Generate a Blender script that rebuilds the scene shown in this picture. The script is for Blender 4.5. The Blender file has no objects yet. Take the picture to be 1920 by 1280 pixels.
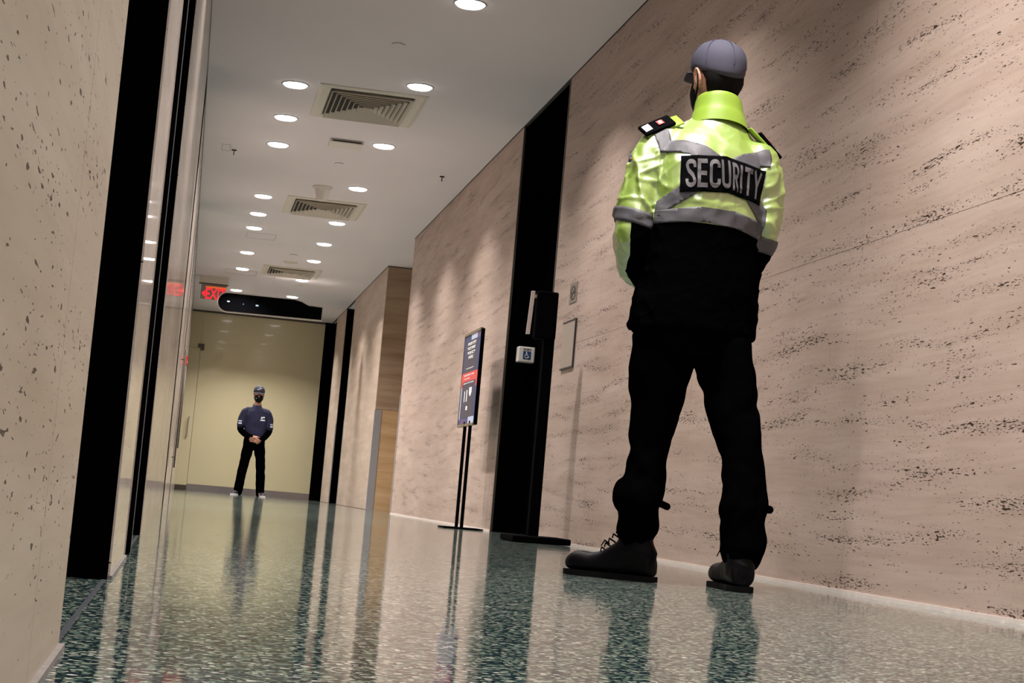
import bpy, bmesh, math, random
from mathutils import Vector, Matrix, Euler, noise
from mathutils.bvhtree import BVHTree

SC = bpy.context.scene
COL = SC.collection
PI = math.pi
random.seed(4)

# ------------------------------------------------------------------ camera
YAW, PITCH, ROLL, CAM_H = 0.1827, 0.0955, 0.0855, 0.212
cam_data = bpy.data.cameras.new('camera')
cam_data.sensor_width = 36.0
cam_data.lens = 60.0
cam_data.clip_start = 0.02
cam = bpy.data.objects.new('camera', cam_data)
COL.objects.link(cam)
fwd = Vector((math.sin(YAW)*math.cos(PITCH), math.cos(YAW)*math.cos(PITCH), math.sin(PITCH)))
r0 = Vector((math.cos(YAW), -math.sin(YAW), 0)); u0 = r0.cross(fwd)
rt = math.cos(ROLL)*r0 + math.sin(ROLL)*u0
up = -math.sin(ROLL)*r0 + math.cos(ROLL)*u0
mw = Matrix((rt, up, -fwd)).transposed().to_4x4()
mw.translation = (0, 0, CAM_H)
cam.matrix_world = mw
SC.camera = cam

# ------------------------------------------------------------------ colour management and world
SC.view_settings.view_transform = 'Standard'
SC.view_settings.look = 'None'
SC.view_settings.gamma = 1.0
SC.view_settings.use_curve_mapping = False
SC.view_settings.exposure = 0.0
world = bpy.data.worlds.new('world'); SC.world = world; world.use_nodes = True
bg = world.node_tree.nodes['Background']
bg.inputs[0].default_value = (1.0, 0.9, 0.86, 1); bg.inputs[1].default_value = 0.22

LAMP_W = 33.0          # watts of every ceiling downlight
WHITE = (1.0, 0.94, 0.91)

# ------------------------------------------------------------------ node helpers
def newmat(name):
    m = bpy.data.materials.new(name); m.use_nodes = True
    nt = m.node_tree; return m, nt, nt.nodes['Principled BSDF']
def nd(nt, typ, **kw):
    n = nt.nodes.new(typ)
    for k, v in kw.items():
        if k in n.inputs.keys() if isinstance(k, str) else False: n.inputs[k].default_value = v
        else: setattr(n, k, v)
    return n
def lk(nt, a, b): nt.links.new(a, b)
def simple(name, col, rough=0.6, metal=0.0, spec=0.5, emit=None, es=0.0, bump=0.0, bscale=200.0, var=0.0, vscale=8.0):
    m, nt, b = newmat(name)
    b.inputs['Base Color'].default_value = (*col, 1); b.inputs['Roughness'].default_value = rough
    b.inputs['Metallic'].default_value = metal; b.inputs['Specular IOR Level'].default_value = spec
    if emit: b.inputs['Emission Color'].default_value = (*emit, 1); b.inputs['Emission Strength'].default_value = es
    tc = nd(nt, 'ShaderNodeTexCoord')
    if bump > 0:
        n = nd(nt, 'ShaderNodeTexNoise'); n.inputs['Scale'].default_value = bscale; n.inputs['Detail'].default_value = 3
        lk(nt, tc.outputs['Object'], n.inputs['Vector'])
        bp = nd(nt, 'ShaderNodeBump'); bp.inputs['Strength'].default_value = bump; bp.inputs['Distance'].default_value = 0.002
        lk(nt, n.outputs['Fac'], bp.inputs['Height']); lk(nt, bp.outputs['Normal'], b.inputs['Normal'])
    if var > 0:
        n = nd(nt, 'ShaderNodeTexNoise'); n.inputs['Scale'].default_value = vscale; n.inputs['Detail'].default_value = 4
        lk(nt, tc.outputs['Object'], n.inputs['Vector'])
        mx = nd(nt, 'ShaderNodeMix', data_type='RGBA')
        mx.inputs[6].default_value = (*[c*(1-var) for c in col], 1); mx.inputs[7].default_value = (*[min(1, c*(1+var)) for c in col], 1)
        lk(nt, n.outputs['Fac'], mx.inputs[0]); lk(nt, mx.outputs[2], b.inputs['Base Color'])
    return m

def math_n(nt, op, a, b=None, c=None, clamp=False):
    n = nd(nt, 'ShaderNodeMath', operation=op); n.use_clamp = clamp
    for i, v in enumerate((a, b, c)):
        if v is None: continue
        if isinstance(v, (int, float)): n.inputs[i].default_value = v
        else: lk(nt, v, n.inputs[i])
    return n.outputs[0]
def ramp(nt, fac, stops):
    r = nd(nt, 'ShaderNodeValToRGB')
    el = r.color_ramp.elements
    while len(el) < len(stops): el.new(0.5)
    for e, (p, c) in zip(el, stops):
        e.position = p; e.color = (*c, 1) if len(c) == 3 else c
    lk(nt, fac, r.inputs[0]); return r.outputs[0]

def travertine(name, along='Y', base=(0.50, 0.40, 0.33), dark=(0.40, 0.31, 0.25), light=(0.62, 0.52, 0.45),
               rough=0.5, pits=1.0, pit_scale=1.0, coat=0.0, band_scale=1.0, contrast=1.0, seed=0.0):
    """bedded travertine: soft horizontal bands and rows of small elongated pits"""
    m, nt, b = newmat(name)
    tc = nd(nt, 'ShaderNodeTexCoord')
    sep = nd(nt, 'ShaderNodeSeparateXYZ'); lk(nt, tc.outputs['Object'], sep.inputs[0])
    u = sep.outputs[along]; v = sep.outputs['Z']
    # gently undulating beds
    wob = nd(nt, 'ShaderNodeTexNoise'); wob.inputs['Scale'].default_value = 0.9; wob.inputs['Detail'].default_value = 2
    lk(nt, tc.outputs['Object'], wob.inputs['Vector'])
    v2 = math_n(nt, 'MULTIPLY_ADD', wob.outputs['Fac'], 0.10, v)
    def coord(su, sv, off):
        c = nd(nt, 'ShaderNodeCombineXYZ')
        lk(nt, math_n(nt, 'MULTIPLY', u, su), c.inputs[0]); lk(nt, math_n(nt, 'MULTIPLY', v2, sv), c.inputs[1])
        c.inputs[2].default_value = off + seed
        return c.outputs[0]
    bands = nd(nt, 'ShaderNodeTexNoise'); bands.inputs['Scale'].default_value = 1; bands.inputs['Detail'].default_value = 6
    bands.inputs['Roughness'].default_value = 0.6
    lk(nt, coord(0.9*band_scale, 7.5*band_scale, 3.1), bands.inputs['Vector'])
    colr = ramp(nt, bands.outputs['Fac'], [(0.22, dark), (0.5, base), (0.78, light)])
    # cloudy warm and grey patches
    cl = nd(nt, 'ShaderNodeTexNoise'); cl.inputs['Scale'].default_value = 1; cl.inputs['Detail'].default_value = 3
    lk(nt, coord(1.3, 2.6, 9.7), cl.inputs['Vector'])
    mx = nd(nt, 'ShaderNodeMix', data_type='RGBA', blend_type='MULTIPLY'); mx.inputs[0].default_value = 0.30*contrast
    lk(nt, colr, mx.inputs[6]); lk(nt, ramp(nt, cl.outputs['Fac'], [(0.35, (0.82, 0.78, 0.70)), (0.62, (1.06, 1.0, 0.98))]), mx.inputs[7])
    # fine horizontal grain
    gr = nd(nt, 'ShaderNodeTexNoise'); gr.inputs['Scale'].default_value = 1; gr.inputs['Detail'].default_value = 4
    lk(nt, coord(2.5, 55, 33.0), gr.inputs['Vector'])
    m2 = nd(nt, 'ShaderNodeMix', data_type='RGBA', blend_type='MULTIPLY'); m2.inputs[0].default_value = 0.45
    lk(nt, mx.outputs[2], m2.inputs[6]); lk(nt, ramp(nt, gr.outputs['Fac'], [(0.30, (0.84, 0.82, 0.80)), (0.60, (1.04, 1.04, 1.04))]), m2.inputs[7])
    col = m2.outputs[2]
    if pits > 0:
        s = pit_scale
        # large patches decide where the rows of pits sit
        msk = nd(nt, 'ShaderNodeTexNoise'); msk.inputs['Scale'].default_value = 1; msk.inputs['Detail'].default_value = 3
        lk(nt, coord(1.3*s, 15*s, 21.0), msk.inputs['Vector'])
        mk = ramp(nt, msk.outputs['Fac'], [(0.44, (0, 0, 0)), (0.68, (1, 1, 1))])
        tot = None; dsum = None
        for (su, sv, off, thr, wdt) in ((24, 120, 40.0, 0.703, 0.009), (50, 240, 60.0, 0.707, 0.012)):
            p = nd(nt, 'ShaderNodeTexNoise'); p.inputs['Scale'].default_value = 1; p.inputs['Detail'].default_value = 3.0
            p.inputs['Distortion'].default_value = 0.35
            lk(nt, coord(su*s, sv*s, off), p.inputs['Vector'])
            adj = math_n(nt, 'MULTIPLY_ADD', mk, 0.125*pits, p.outputs['Fac'])
            f = math_n(nt, 'DIVIDE', math_n(nt, 'SUBTRACT', adj, thr), wdt, clamp=True)
            tot = f if tot is None else math_n(nt, 'MAXIMUM', tot, f)
        mp = nd(nt, 'ShaderNodeMix', data_type='RGBA'); lk(nt, tot, mp.inputs[0])
        lk(nt, col, mp.inputs[6]); mp.inputs[7].default_value = (0.030, 0.016, 0.009, 1)
        col = mp.outputs[2]
        bp = nd(nt, 'ShaderNodeBump'); bp.inputs['Strength'].default_value = 0.5; bp.inputs['Distance'].default_value = 0.002
        bp.invert = True
        lk(nt, tot, bp.inputs['Height']); lk(nt, bp.outputs['Normal'], b.inputs['Normal'])
    lk(nt, col, b.inputs['Base Color'])
    b.inputs['Roughness'].default_value = rough
    b.inputs['Specular IOR Level'].default_value = 0.35
    b.inputs['Coat Weight'].default_value = coat; b.inputs['Coat Roughness'].default_value = 0.03
    return m

def terrazzo(name):
    m, nt, b = newmat(name)
    tc = nd(nt, 'ShaderNodeTexCoord')
    vo = nd(nt, 'ShaderNodeTexVoronoi'); vo.inputs['Scale'].default_value = 110
    vo.inputs['Randomness'].default_value = 1.0
    nz = nd(nt, 'ShaderNodeTexNoise'); nz.inputs['Scale'].default_value = 60; nz.inputs['Detail'].default_value = 2
    lk(nt, tc.outputs['Object'], nz.inputs['Vector'])
    mixv = nd(nt, 'ShaderNodeMix', data_type='RGBA'); mixv.inputs[0].default_value = 0.015
    lk(nt, tc.outputs['Object'], mixv.inputs[6]); lk(nt, nz.outputs['Color'], mixv.inputs[7])
    lk(nt, mixv.outputs[2], vo.inputs['Vector'])
    sep = nd(nt, 'ShaderNodeSeparateColor'); lk(nt, vo.outputs['Color'], sep.inputs[0])
    chip = ramp(nt, sep.outputs[0], [(0.0, (0.022, 0.045, 0.052)), (0.26, (0.055, 0.10, 0.095)), (0.44, (0.16, 0.25, 0.19)),
                                     (0.70, (0.28, 0.33, 0.25)), (0.90, (0.42, 0.45, 0.37)), (1.0, (0.75, 0.72, 0.66))])
    nc = nt.nodes[-1]
    edge = math_n(nt, 'LESS_THAN', vo.outputs['Distance'], 0.52)
    mx = nd(nt, 'ShaderNodeMix', data_type='RGBA'); mx.inputs[6].default_value = (0.016, 0.028, 0.034, 1)
    lk(nt, edge, mx.inputs[0]); lk(nt, chip, mx.inputs[7])
    lk(nt, mx.outputs[2], b.inputs['Base Color'])
    # polished, with the slow ripple of a ground floor and a fine orange peel
    n1 = nd(nt, 'ShaderNodeTexNoise'); n1.inputs['Scale'].default_value = 3.2; n1.inputs['Detail'].default_value = 2
    n2 = nd(nt, 'ShaderNodeTexNoise'); n2.inputs['Scale'].default_value = 70; n2.inputs['Detail'].default_value = 2
    lk(nt, tc.outputs['Object'], n1.inputs['Vector']); lk(nt, tc.outputs['Object'], n2.inputs['Vector'])
    b1 = nd(nt, 'ShaderNodeBump'); b1.inputs['Strength'].default_value = 1.0; b1.inputs['Distance'].default_value = 0.0009
    b2 = nd(nt, 'ShaderNodeBump'); b2.inputs['Strength'].default_value = 1.0; b2.inputs['Distance'].default_value = 0.00012
    lk(nt, n1.outputs['Fac'], b1.inputs['Height']); lk(nt, n2.outputs['Fac'], b2.inputs['Height'])
    lk(nt, b1.outputs['Normal'], b2.inputs['Normal']); lk(nt, b2.outputs['Normal'], b.inputs['Normal'])
    b.inputs['Roughness'].default_value = 0.09
    b.inputs['IOR'].default_value = 1.85
    # softer chips take the polish less well than the binder
    rg = math_n(nt, 'MULTIPLY_ADD', sep.outputs[1], 0.07, 0.035); lk(nt, rg, b.inputs['Roughness'])
    return m

M = {}
M['trav'] = travertine('travertine_pitted', 'Y', base=(0.445, 0.345, 0.292), dark=(0.365, 0.275, 0.225), light=(0.53, 0.43, 0.375), rough=0.55, pit_scale=1.12, pits=1.08)
M['trav_near'] = travertine('travertine_near_pier', 'Y', base=(0.44, 0.375, 0.30), dark=(0.38, 0.31, 0.24), light=(0.52, 0.45, 0.37), rough=0.38, pits=0.55, pit_scale=0.75, seed=5)
M['trav_pol'] = travertine('travertine_polished', 'Y', base=(0.50, 0.42, 0.37), dark=(0.43, 0.35, 0.30), light=(0.60, 0.52, 0.47), rough=0.42, pits=0.45, coat=0.62, seed=2)
M['trav_far'] = travertine('travertine_far', 'Y', base=(0.47, 0.38, 0.31), dark=(0.38, 0.30, 0.23), light=(0.58, 0.49, 0.41), rough=0.5, pits=0.25, seed=8)
M['trav_brown'] = travertine('travertine_brown_banded', 'X', base=(0.33, 0.23, 0.155), dark=(0.22, 0.145, 0.09), light=(0.44, 0.33, 0.24), rough=0.5, pits=0.0, band_scale=1.1, contrast=0.6, seed=12)
M['trav_orange'] = travertine('travertine_honey_panel', 'X', base=(0.52, 0.34, 0.18), dark=(0.42, 0.25, 0.12), light=(0.60, 0.42, 0.26), rough=0.4, pits=0.0, band_scale=1.3, contrast=0.5, seed=15)
M['floor'] = terrazzo('terrazzo')
M['ceil'] = simple('ceiling_paint', (0.735, 0.70, 0.715), 0.85, var=0.03, vscale=1.5)
M['black'] = simple('black_metal', (0.001, 0.001, 0.0013), 0.8, spec=0.015)
M['voidblk'] = simple('black_matte_lining', (0.001, 0.001, 0.001), 1.0, spec=0.0)
M['basewhite'] = simple('pale_stone_strip', (0.70, 0.62, 0.57), 0.5, var=0.1, vscale=20)
M['basegrey'] = simple('worn_stone_strip', (0.17, 0.15, 0.135), 0.7, var=0.35, vscale=60, bump=0.6, bscale=90)
M['steel'] = simple('brushed_steel', (0.62, 0.60, 0.58), 0.28, metal=1.0, bump=0.1, bscale=300)
M['steel_dk'] = simple('dark_bronze_metal', (0.085, 0.07, 0.055), 0.45, metal=0.6)
M['greyguard'] = simple('grey_corner_guard', (0.27, 0.26, 0.27), 0.5, spec=0.4)
M['glass_wall'] = simple('cream_backpainted_glass', (0.56, 0.50, 0.315), 0.16, spec=0.45, var=0.04, vscale=1.2)
M['glass_wall'].node_tree.nodes['Principled BSDF'].inputs['Coat Weight'].default_value = 0.25
M['rail'] = simple('steel_base_rail', (0.36, 0.33, 0.33), 0.22, metal=0.8)
M['vent'] = simple('vent_enamel', (0.66, 0.61, 0.52), 0.5)
M['vent_dk'] = simple('vent_plenum', (0.05, 0.045, 0.04), 0.9)
M['plastic_w'] = simple('white_plastic', (0.66, 0.62, 0.57), 0.45)
M['lamp_rim'] = simple('lamp_rim', (0.35, 0.34, 0.36), 0.4)
M['lamp'] = simple('lamp_lens', (1, 1, 1), 0.5, emit=WHITE, es=9.0)
M['red'] = simple('red_alarm', (0.55, 0.03, 0.02), 0.4)
M['exit_red'] = simple('exit_red_letters', (0.6, 0.0, 0.0), 0.4, emit=(1.0, 0.02, 0.03), es=1.3)
M['exit_glass'] = simple('exit_panel', (0.30, 0.27, 0.26), 0.15)
M['exit_glow'] = simple('exit_top_glow', (0.8, 0.2, 0.05), 0.4, emit=(1.0, 0.13, 0.03), es=0.5)
M['screen'] = simple('black_screen', (0.001, 0.001, 0.0015), 0.6, spec=0.02)
M['screen_txt'] = simple('screen_pale_mark', (0.2, 0.25, 0.3), 0.5, emit=(0.45, 0.6, 0.75), es=0.5)
M['screen_blue'] = simple('screen_blue_mark', (0.02, 0.08, 0.2), 0.5, emit=(0.05, 0.3, 0.7), es=0.7)
M['silver'] = simple('silver_edge', (0.75, 0.75, 0.78), 0.25, metal=1.0)
M['signblue'] = simple('blue_sign', (0.015, 0.05, 0.16), 0.5)
M['dark_txt'] = simple('dark_print', (0.03, 0.025, 0.025), 0.6)
M['white_txt'] = simple('white_print', (0.8, 0.8, 0.8), 0.6)

# ------------------------------------------------------------------ mesh helpers
def add_box(bm, x0, x1, y0, y1, z0, z1, bevel=0.0, mi=0):
    vs = [bm.verts.new((x, y, z)) for x in (x0, x1) for y in (y0, y1) for z in (z0, z1)]
    fs = []
    for q in ((0, 1, 3, 2), (4, 6, 7, 5), (0, 4, 5, 1), (2, 3, 7, 6), (0, 2, 6, 4), (1, 5, 7, 3)):
        f = bm.faces.new([vs[i] for i in q]); f.material_index = mi; fs.append(f)
    if bevel > 0:
        es = list({e for f in fs for e in f.edges})
        bmesh.ops.bevel(bm, geom=es, offset=bevel, segments=2, profile=0.5, affect='EDGES')
    return vs
def add_loft(bm, rings, cap=True):
    """rings: lists of equally many points"""
    vr = [[bm.verts.new(p) for p in r] for r in rings]
    n = len(vr[0])
    for a, b in zip(vr, vr[1:]):
        for i in range(n):
            j = (i+1) % n
            bm.faces.new((a[i], a[j], b[j], b[i]))
    if cap:
        bm.faces.new(list(reversed(vr[0]))); bm.faces.new(vr[-1])
    return vr
def ring(c, rx, ry, n=24, rot=0.0, power=2.0, z=None):
    out = []
    for i in range(n):
        a = 2*PI*i/n
        ca, sa = math.cos(a), math.sin(a)
        x = rx*math.copysign(abs(ca)**(2/power), ca); y = ry*math.copysign(abs(sa)**(2/power), sa)
        out.append(Vector((c[0]+x*math.cos(rot)-y*math.sin(rot), c[1]+x*math.sin(rot)+y*math.cos(rot), c[2])))
    return out
def add_tube(bm, pts, radii, n=14, flat=None, cap=True):
    pts = [Vector(p) for p in pts]
    if isinstance(radii, (int, float)): radii = [radii]*len(pts)
    rings = []; prev = None
    for i, p in enumerate(pts):
        t = (pts[min(i+1, len(pts)-1)] - pts[max(i-1, 0)]).normalized()
        if prev is None:
            a = Vector((0, 1, 0)) if abs(t.y) < 0.8 else Vector((1, 0, 0))
            s = t.cross(a).normalized()
        else:
            s = (prev - t*prev.dot(t)).normalized()
        prev = s; w = t.cross(s)
        r = radii[i]; rr = r if isinstance(r, (tuple, list)) else (r, r)
        rings.append([p + s*math.cos(2*PI*k/n)*rr[0] + w*math.sin(2*PI*k/n)*rr[1] for k in range(n)])
    add_loft(bm, rings, cap)
def smooth_path(pts, radii, k=4):
    """Catmull-Rom refinement of a path with radii"""
    P = [Vector(p) for p in pts]; R = [r if isinstance(r, (tuple, list)) else (r, r) for r in radii]
    op, orr = [], []
    for i in range(len(P)-1):
        p0 = P[max(i-1, 0)]; p1 = P[i]; p2 = P[i+1]; p3 = P[min(i+2, len(P)-1)]
        for j in range(k):
            t = j/k
            op.append(0.5*((2*p1)+(p2-p0)*t+(2*p0-5*p1+4*p2-p3)*t*t+(3*p1-p0-3*p2+p3)*t**3))
            orr.append(tuple(R[i][q]*(1-t)+R[i+1][q]*t for q in (0, 1)))
    op.append(P[-1]); orr.append(R[-1])
    return op, orr
def add_limb(bm, pts, radii, k=4, n=18):
    p, r = smooth_path(pts, radii, k); add_tube(bm, p, r, n)
    for q, rr in ((p[0], r[0]), (p[-1], r[-1])): add_ball(bm, q, (rr[0], rr[0], rr[0]), 12, 8)
def add_ball(bm, c, r, nu=16, nv=10, mat=None):
    if isinstance(r, (int, float)): r = (r, r, r)
    c = Vector(c); rows = []
    top = Vector((0, 0, r[2])); bot = Vector((0, 0, -r[2]))
    T = (lambda v: c + (mat @ v if mat else v))
    vt = bm.verts.new(T(top)); vb = bm.verts.new(T(bot))
    for j in range(1, nv):
        a = PI*j/nv
        rows.append([bm.verts.new(T(Vector((r[0]*math.sin(a)*math.cos(2*PI*i/nu), r[1]*math.sin(a)*math.sin(2*PI*i/nu), r[2]*math.cos(a))))) for i in range(nu)])
    for i in range(nu):
        k = (i+1) % nu
        bm.faces.new((vt, rows[0][i], rows[0][k])); bm.faces.new((vb, rows[-1][k], rows[-1][i]))
        for a, b in zip(rows, rows[1:]): bm.faces.new((a[i], b[i], b[k], a[k]))
def add_cyl(bm, c, r, h, n=32, r2=None, axis='Z'):
    r2 = r if r2 is None else r2
    def P(a, rr, t):
        if axis == 'Z': return (c[0]+rr*math.cos(a), c[1]+rr*math.sin(a), c[2]+t)
        if axis == 'Y': return (c[0]+rr*math.cos(a), c[1]+t, c[2]+rr*math.sin(a))
        return (c[0]+t, c[1]+rr*math.cos(a), c[2]+rr*math.sin(a))
    add_loft(bm, [[P(2*PI*i/n, r, 0) for i in range(n)], [P(2*PI*i/n, r2, h) for i in range(n)]])
def obj(name, bm, mat, parent=None, smooth=False, label=None):
    me = bpy.data.meshes.new(name)
    bmesh.ops.recalc_face_normals(bm, faces=bm.faces[:])
    bm.to_mesh(me); bm.free()
    o = bpy.data.objects.new(name, me); COL.objects.link(o)
    for m in (mat if isinstance(mat, (list, tuple)) else [mat]): me.materials.append(M[m] if isinstance(m, str) else m)
    if smooth:
        for p in me.polygons: p.use_smooth = True
    if parent: 
        o.parent = parent
        bpy.context.view_layer.update() if False else None
        o.matrix_parent_inverse = Matrix.Translation(parent.location).inverted() if parent.type == 'EMPTY' and parent.rotation_euler.z == 0 else Matrix()
    if label: o['label'] = label
    return o
def tag(o, label, cat, group=None):
    o['label'] = label; o['category'] = cat
    if group: o['group'] = group
    return o
def thing(name, label, cat, loc, group=None):
    o = bpy.data.objects.new(name, None); COL.objects.link(o); o.location = loc
    o.empty_display_size = 0.1
    return tag(o, label, cat, group)
def struct(name, bm, mat, smooth=False):
    o = obj(name, bm, mat, None, smooth); o['kind'] = 'structure'; return o
def boxes(*bs, bevel=0.0):
    bm = bmesh.new()
    for b in bs: add_box(bm, *b, bevel=bevel)
    return bm
def bake(o):
    """apply the modifiers of o into its mesh"""
    dg = bpy.context.evaluated_depsgraph_get(); dg.update()
    me = bpy.data.meshes.new_from_object(o.evaluated_get(dg))
    old = o.data; o.modifiers.clear(); o.data = me
    bpy.data.meshes.remove(old)
def fuse(name, bm, mat, parent, voxel=0.007, it=6, fac=0.5, label=None):
    """merge overlapping closed volumes into one continuous skin"""
    o = obj(name, bm, mat, None)
    m = o.modifiers.new('r', 'REMESH'); m.mode = 'VOXEL'; m.voxel_size = voxel; m.use_smooth_shade = True
    if it:
        s = o.modifiers.new('s', 'SMOOTH'); s.iterations = it; s.factor = fac
    bpy.context.view_layer.update()
    bake(o)
    for p in o.data.polygons: p.use_smooth = True
    if parent:
        o.parent = parent; o.matrix_parent_inverse = Matrix()
    if label: o['label'] = label
    return o
def wrinkle(o, fn):
    me = o.data; me.update()
    nor = [v.normal.copy() for v in me.vertices]
    for v, n in zip(me.vertices, nor):
        d = fn(v.co)
        if d: v.co += n*d
    me.update()
def bvh_of(o): 
    bm = bmesh.new(); bm.from_mesh(o.data); t = BVHTree.FromBMesh(bm); bm.free(); return t
def poly_grid(polys, step=0.01):
    """flat XZ polygons cut by a fine grid so that they can be draped"""
    bm = bmesh.new()
    for p in polys:
        vs = [bm.verts.new((x, 0, z)) for x, z in p]
        f = bm.faces.new(vs)
    bmesh.ops.triangulate(bm, faces=bm.faces[:])
    return grid_cut(bm, step)
def grid_cut(bm, step):
    xs = [v.co.x for v in bm.verts]; zs = [v.co.z for v in bm.verts]
    for lo, hi, ax in ((min(xs), max(xs), 0), (min(zs), max(zs), 2)):
        k = math.ceil(lo/step)
        while k*step < hi:
            co = [0, 0, 0]; no = [0, 0, 0]; co[ax] = k*step; no[ax] = 1
            bmesh.ops.bisect_plane(bm, geom=bm.verts[:]+bm.edges[:]+bm.faces[:], plane_co=co, plane_no=no, dist=1e-6)
            k += 1
    return bm
def drape(bm, tree, off, frm=-1.0, sgn=1):
    for v in bm.verts:
        h = tree.ray_cast(Vector((v.co.x, frm, v.co.z)), Vector((0, sgn, 0)))
        if h[0] is None:
            q = tree.find_nearest(Vector((v.co.x, -0.12*sgn, v.co.z)))
            v.co = q[0] + q[1]*off
        else:
            v.co.y = h[0].y - sgn*off
def text_bm(s, size=1.0, offset=0.0, font_shear=0.0):
    cu = bpy.data.curves.new('t', 'FONT'); cu.body = s; cu.size = size; cu.offset = offset; cu.fill_mode = 'FRONT'
    cu.resolution_u = 6
    o = bpy.data.objects.new('t', cu); COL.objects.link(o); bpy.context.view_layer.update()
    dg = bpy.context.evaluated_depsgraph_get(); me = bpy.data.meshes.new_from_object(o.evaluated_get(dg))
    bm = bmesh.new(); bm.from_mesh(me)
    bpy.data.objects.remove(o); bpy.data.curves.remove(cu); bpy.data.meshes.remove(me)
    bmesh.ops.remove_doubles(bm, verts=bm.verts[:], dist=1e-5)
    return bm
def text_obj(s, name, mat, parent, origin, ux, uy, width=None, height=None, offset=0.0, thick=0.001):
    """flat lettering placed with its lower left corner at origin, running along ux, rising along uy"""
    bm = text_bm(s, 1.0, offset)
    xs = [v.co.x for v in bm.verts]; ys = [v.co.y for v in bm.verts]
    x0, x1, y0, y1 = min(xs), max(xs), min(ys), max(ys)
    sx = (width/(x1-x0)) if width else None; sy = (height/(y1-y0)) if height else None
    sx = sx or sy; sy = sy or sx
    o_, a, b = Vector(origin), Vector(ux), Vector(uy)
    for v in bm.verts: v.co = o_ + a*((v.co.x-x0)*sx) + b*((v.co.y-y0)*sy)
    nrm = a.cross(b)
    r = bmesh.ops.extrude_face_region(bm, geom=bm.faces[:])
    for v in [g for g in r['geom'] if isinstance(g, bmesh.types.BMVert)]: v.co += nrm*thick
    return obj(name, bm, mat, parent)

# ------------------------------------------------------------------ dimensions of the corridor
XL, XR, ZC, YF = -0.1215, 2.356, 3.182, 30.6
YB = -3.0                                   # where the corridor opens to the lobby behind the camera

# floor and ceiling
struct('floor', boxes((-2.2, 4.2, YB, YF+0.3, -0.12, 0.0)), 'floor')
struct('ceiling', boxes((-1.2, 4.2, YB, YF+0.3, ZC, ZC+0.12)), 'ceil')

# right wall: travertine slabs, hairline joints between them
def slab_wall(name, mat, x0, x1, ys, zs=(0.014, 1.27, ZC), gap=0.0009, back=0.0):
    bm = bmesh.new()
    front = min(x0, x1, key=lambda x: abs(x-1.1))
    deep = x0 if front == x1 else x1
    sg = 1 if deep > front else -1
    for a, b in zip(ys, ys[1:]):
        for c, d in zip(zs, zs[1:]):
            add_box(bm, *sorted((front, front+sg*0.03)), a+gap, b-gap, c+(gap if c > 0.1 else 0), d-(gap if d < ZC-0.1 else 0))
    add_box(bm, *sorted((front+sg*0.012, deep)), ys[0]+0.001, ys[-1]-0.001, zs[0], zs[-1])
    return struct(name, bm, mat)
slab_wall('wall_right', 'trav', XR, XR+0.25, [YB, -0.2, 1.8, 3.84, 5.86, 7.90, 9.95, 11.34])
slab_wall('wall_right_beyond_doorway', 'trav', XR, XR+0.25, [13.0, 15.0, 17.2, 19.45], zs=(0.014, ZC))
slab_wall('wall_right_far', 'trav_far', XR, XR+0.25, [22.08, 24.2, 26.4], zs=(0.004, ZC))
slab_wall('wall_right_far_pier', 'trav_far', XR, XR+0.25, [27.85, 29.55], zs=(0.004, ZC))
# cross face of the far pier: brown stone above, honey stone below
struct('wall_right_return', boxes((XR+0.002, 3.0, 22.052, 22.09, 1.30, ZC)), 'trav_brown')
struct('wall_right_return_base', boxes((XR+0.09, 3.0, 22.05, 22.09, 0.0, 1.297)), 'trav_orange')
struct('trim_1', boxes((XR-0.006, XR+0.088, 22.04, 22.09, 0.0, 1.297)), 'greyguard')
struct('trim_2', boxes((XR-0.006, XR+0.012, 19.40, 19.456, 0.0, 1.36)), 'greyguard')
# back of the recess between the two
struct('wall_right_recess', boxes((3.0, 3.1, 19.2, 22.3, 0.0, ZC), (XR+0.25, 3.0, 19.38, 19.448, 0, ZC)), 'trav_brown')
# doorway in the right wall, lined in black
struct('door_1', boxes((XR+0.25, XR+0.32, 11.3, 13.1, 0, ZC), (XR+0.014, XR+0.26, 12.985, 13.0, 0, ZC), (XR+0.014, XR+0.26, 11.342, 11.358, 0, ZC),
                       (XR+0.02, XR+0.26, 11.3, 13.1, ZC-0.10, ZC-0.002)), 'voidblk')
struct('trim_3', boxes((XR-0.004, XR+0.012, 11.341, 11.362, 0, ZC-0.003)), 'steel_dk')
struct('trim_4', boxes((XR-0.003, XR+0.012, 12.975, 12.998, 0, ZC-0.003)), 'steel_dk')
struct('door_2', boxes((XR+0.12, XR+0.2, 26.4, 27.85, 0, ZC), (XR+0.01, XR+0.13, 27.82, 27.849, 0, ZC)), 'voidblk')
struct('door_3', boxes((XR+0.05, XR+0.2, 29.55, YF, 0, ZC), (2.235, XR+0.06, YF-0.05, YF-0.004, 0, ZC)), 'voidblk')
struct('trim_5', boxes((XR-0.005, XR+0.01, 27.85, 27.88, 0.0, 1.3)), 'greyguard')
struct('trim_6', boxes((XR-0.005, XR+0.01, 26.37, 26.40, 0.0, 1.3)), 'greyguard')
# pale stone strip at the foot of the right wall, dark shadow joint at the ceiling
struct('baseboard_right', boxes((XR-0.006, XR+0.05, YB, 11.34, 0, 0.014), (XR-0.006, XR+0.05, 13.0, 19.40, 0, 0.014)), 'basewhite')
struct('trim_7', boxes((XR-0.004, XR+0.02, YB, 19.45, ZC-0.008, ZC), (XR-0.004, XR+0.02, 22.05, YF, ZC-0.008, ZC), (XR, 3.0, 22.045, 22.06, ZC-0.012, ZC)), 'dark_txt')

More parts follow.
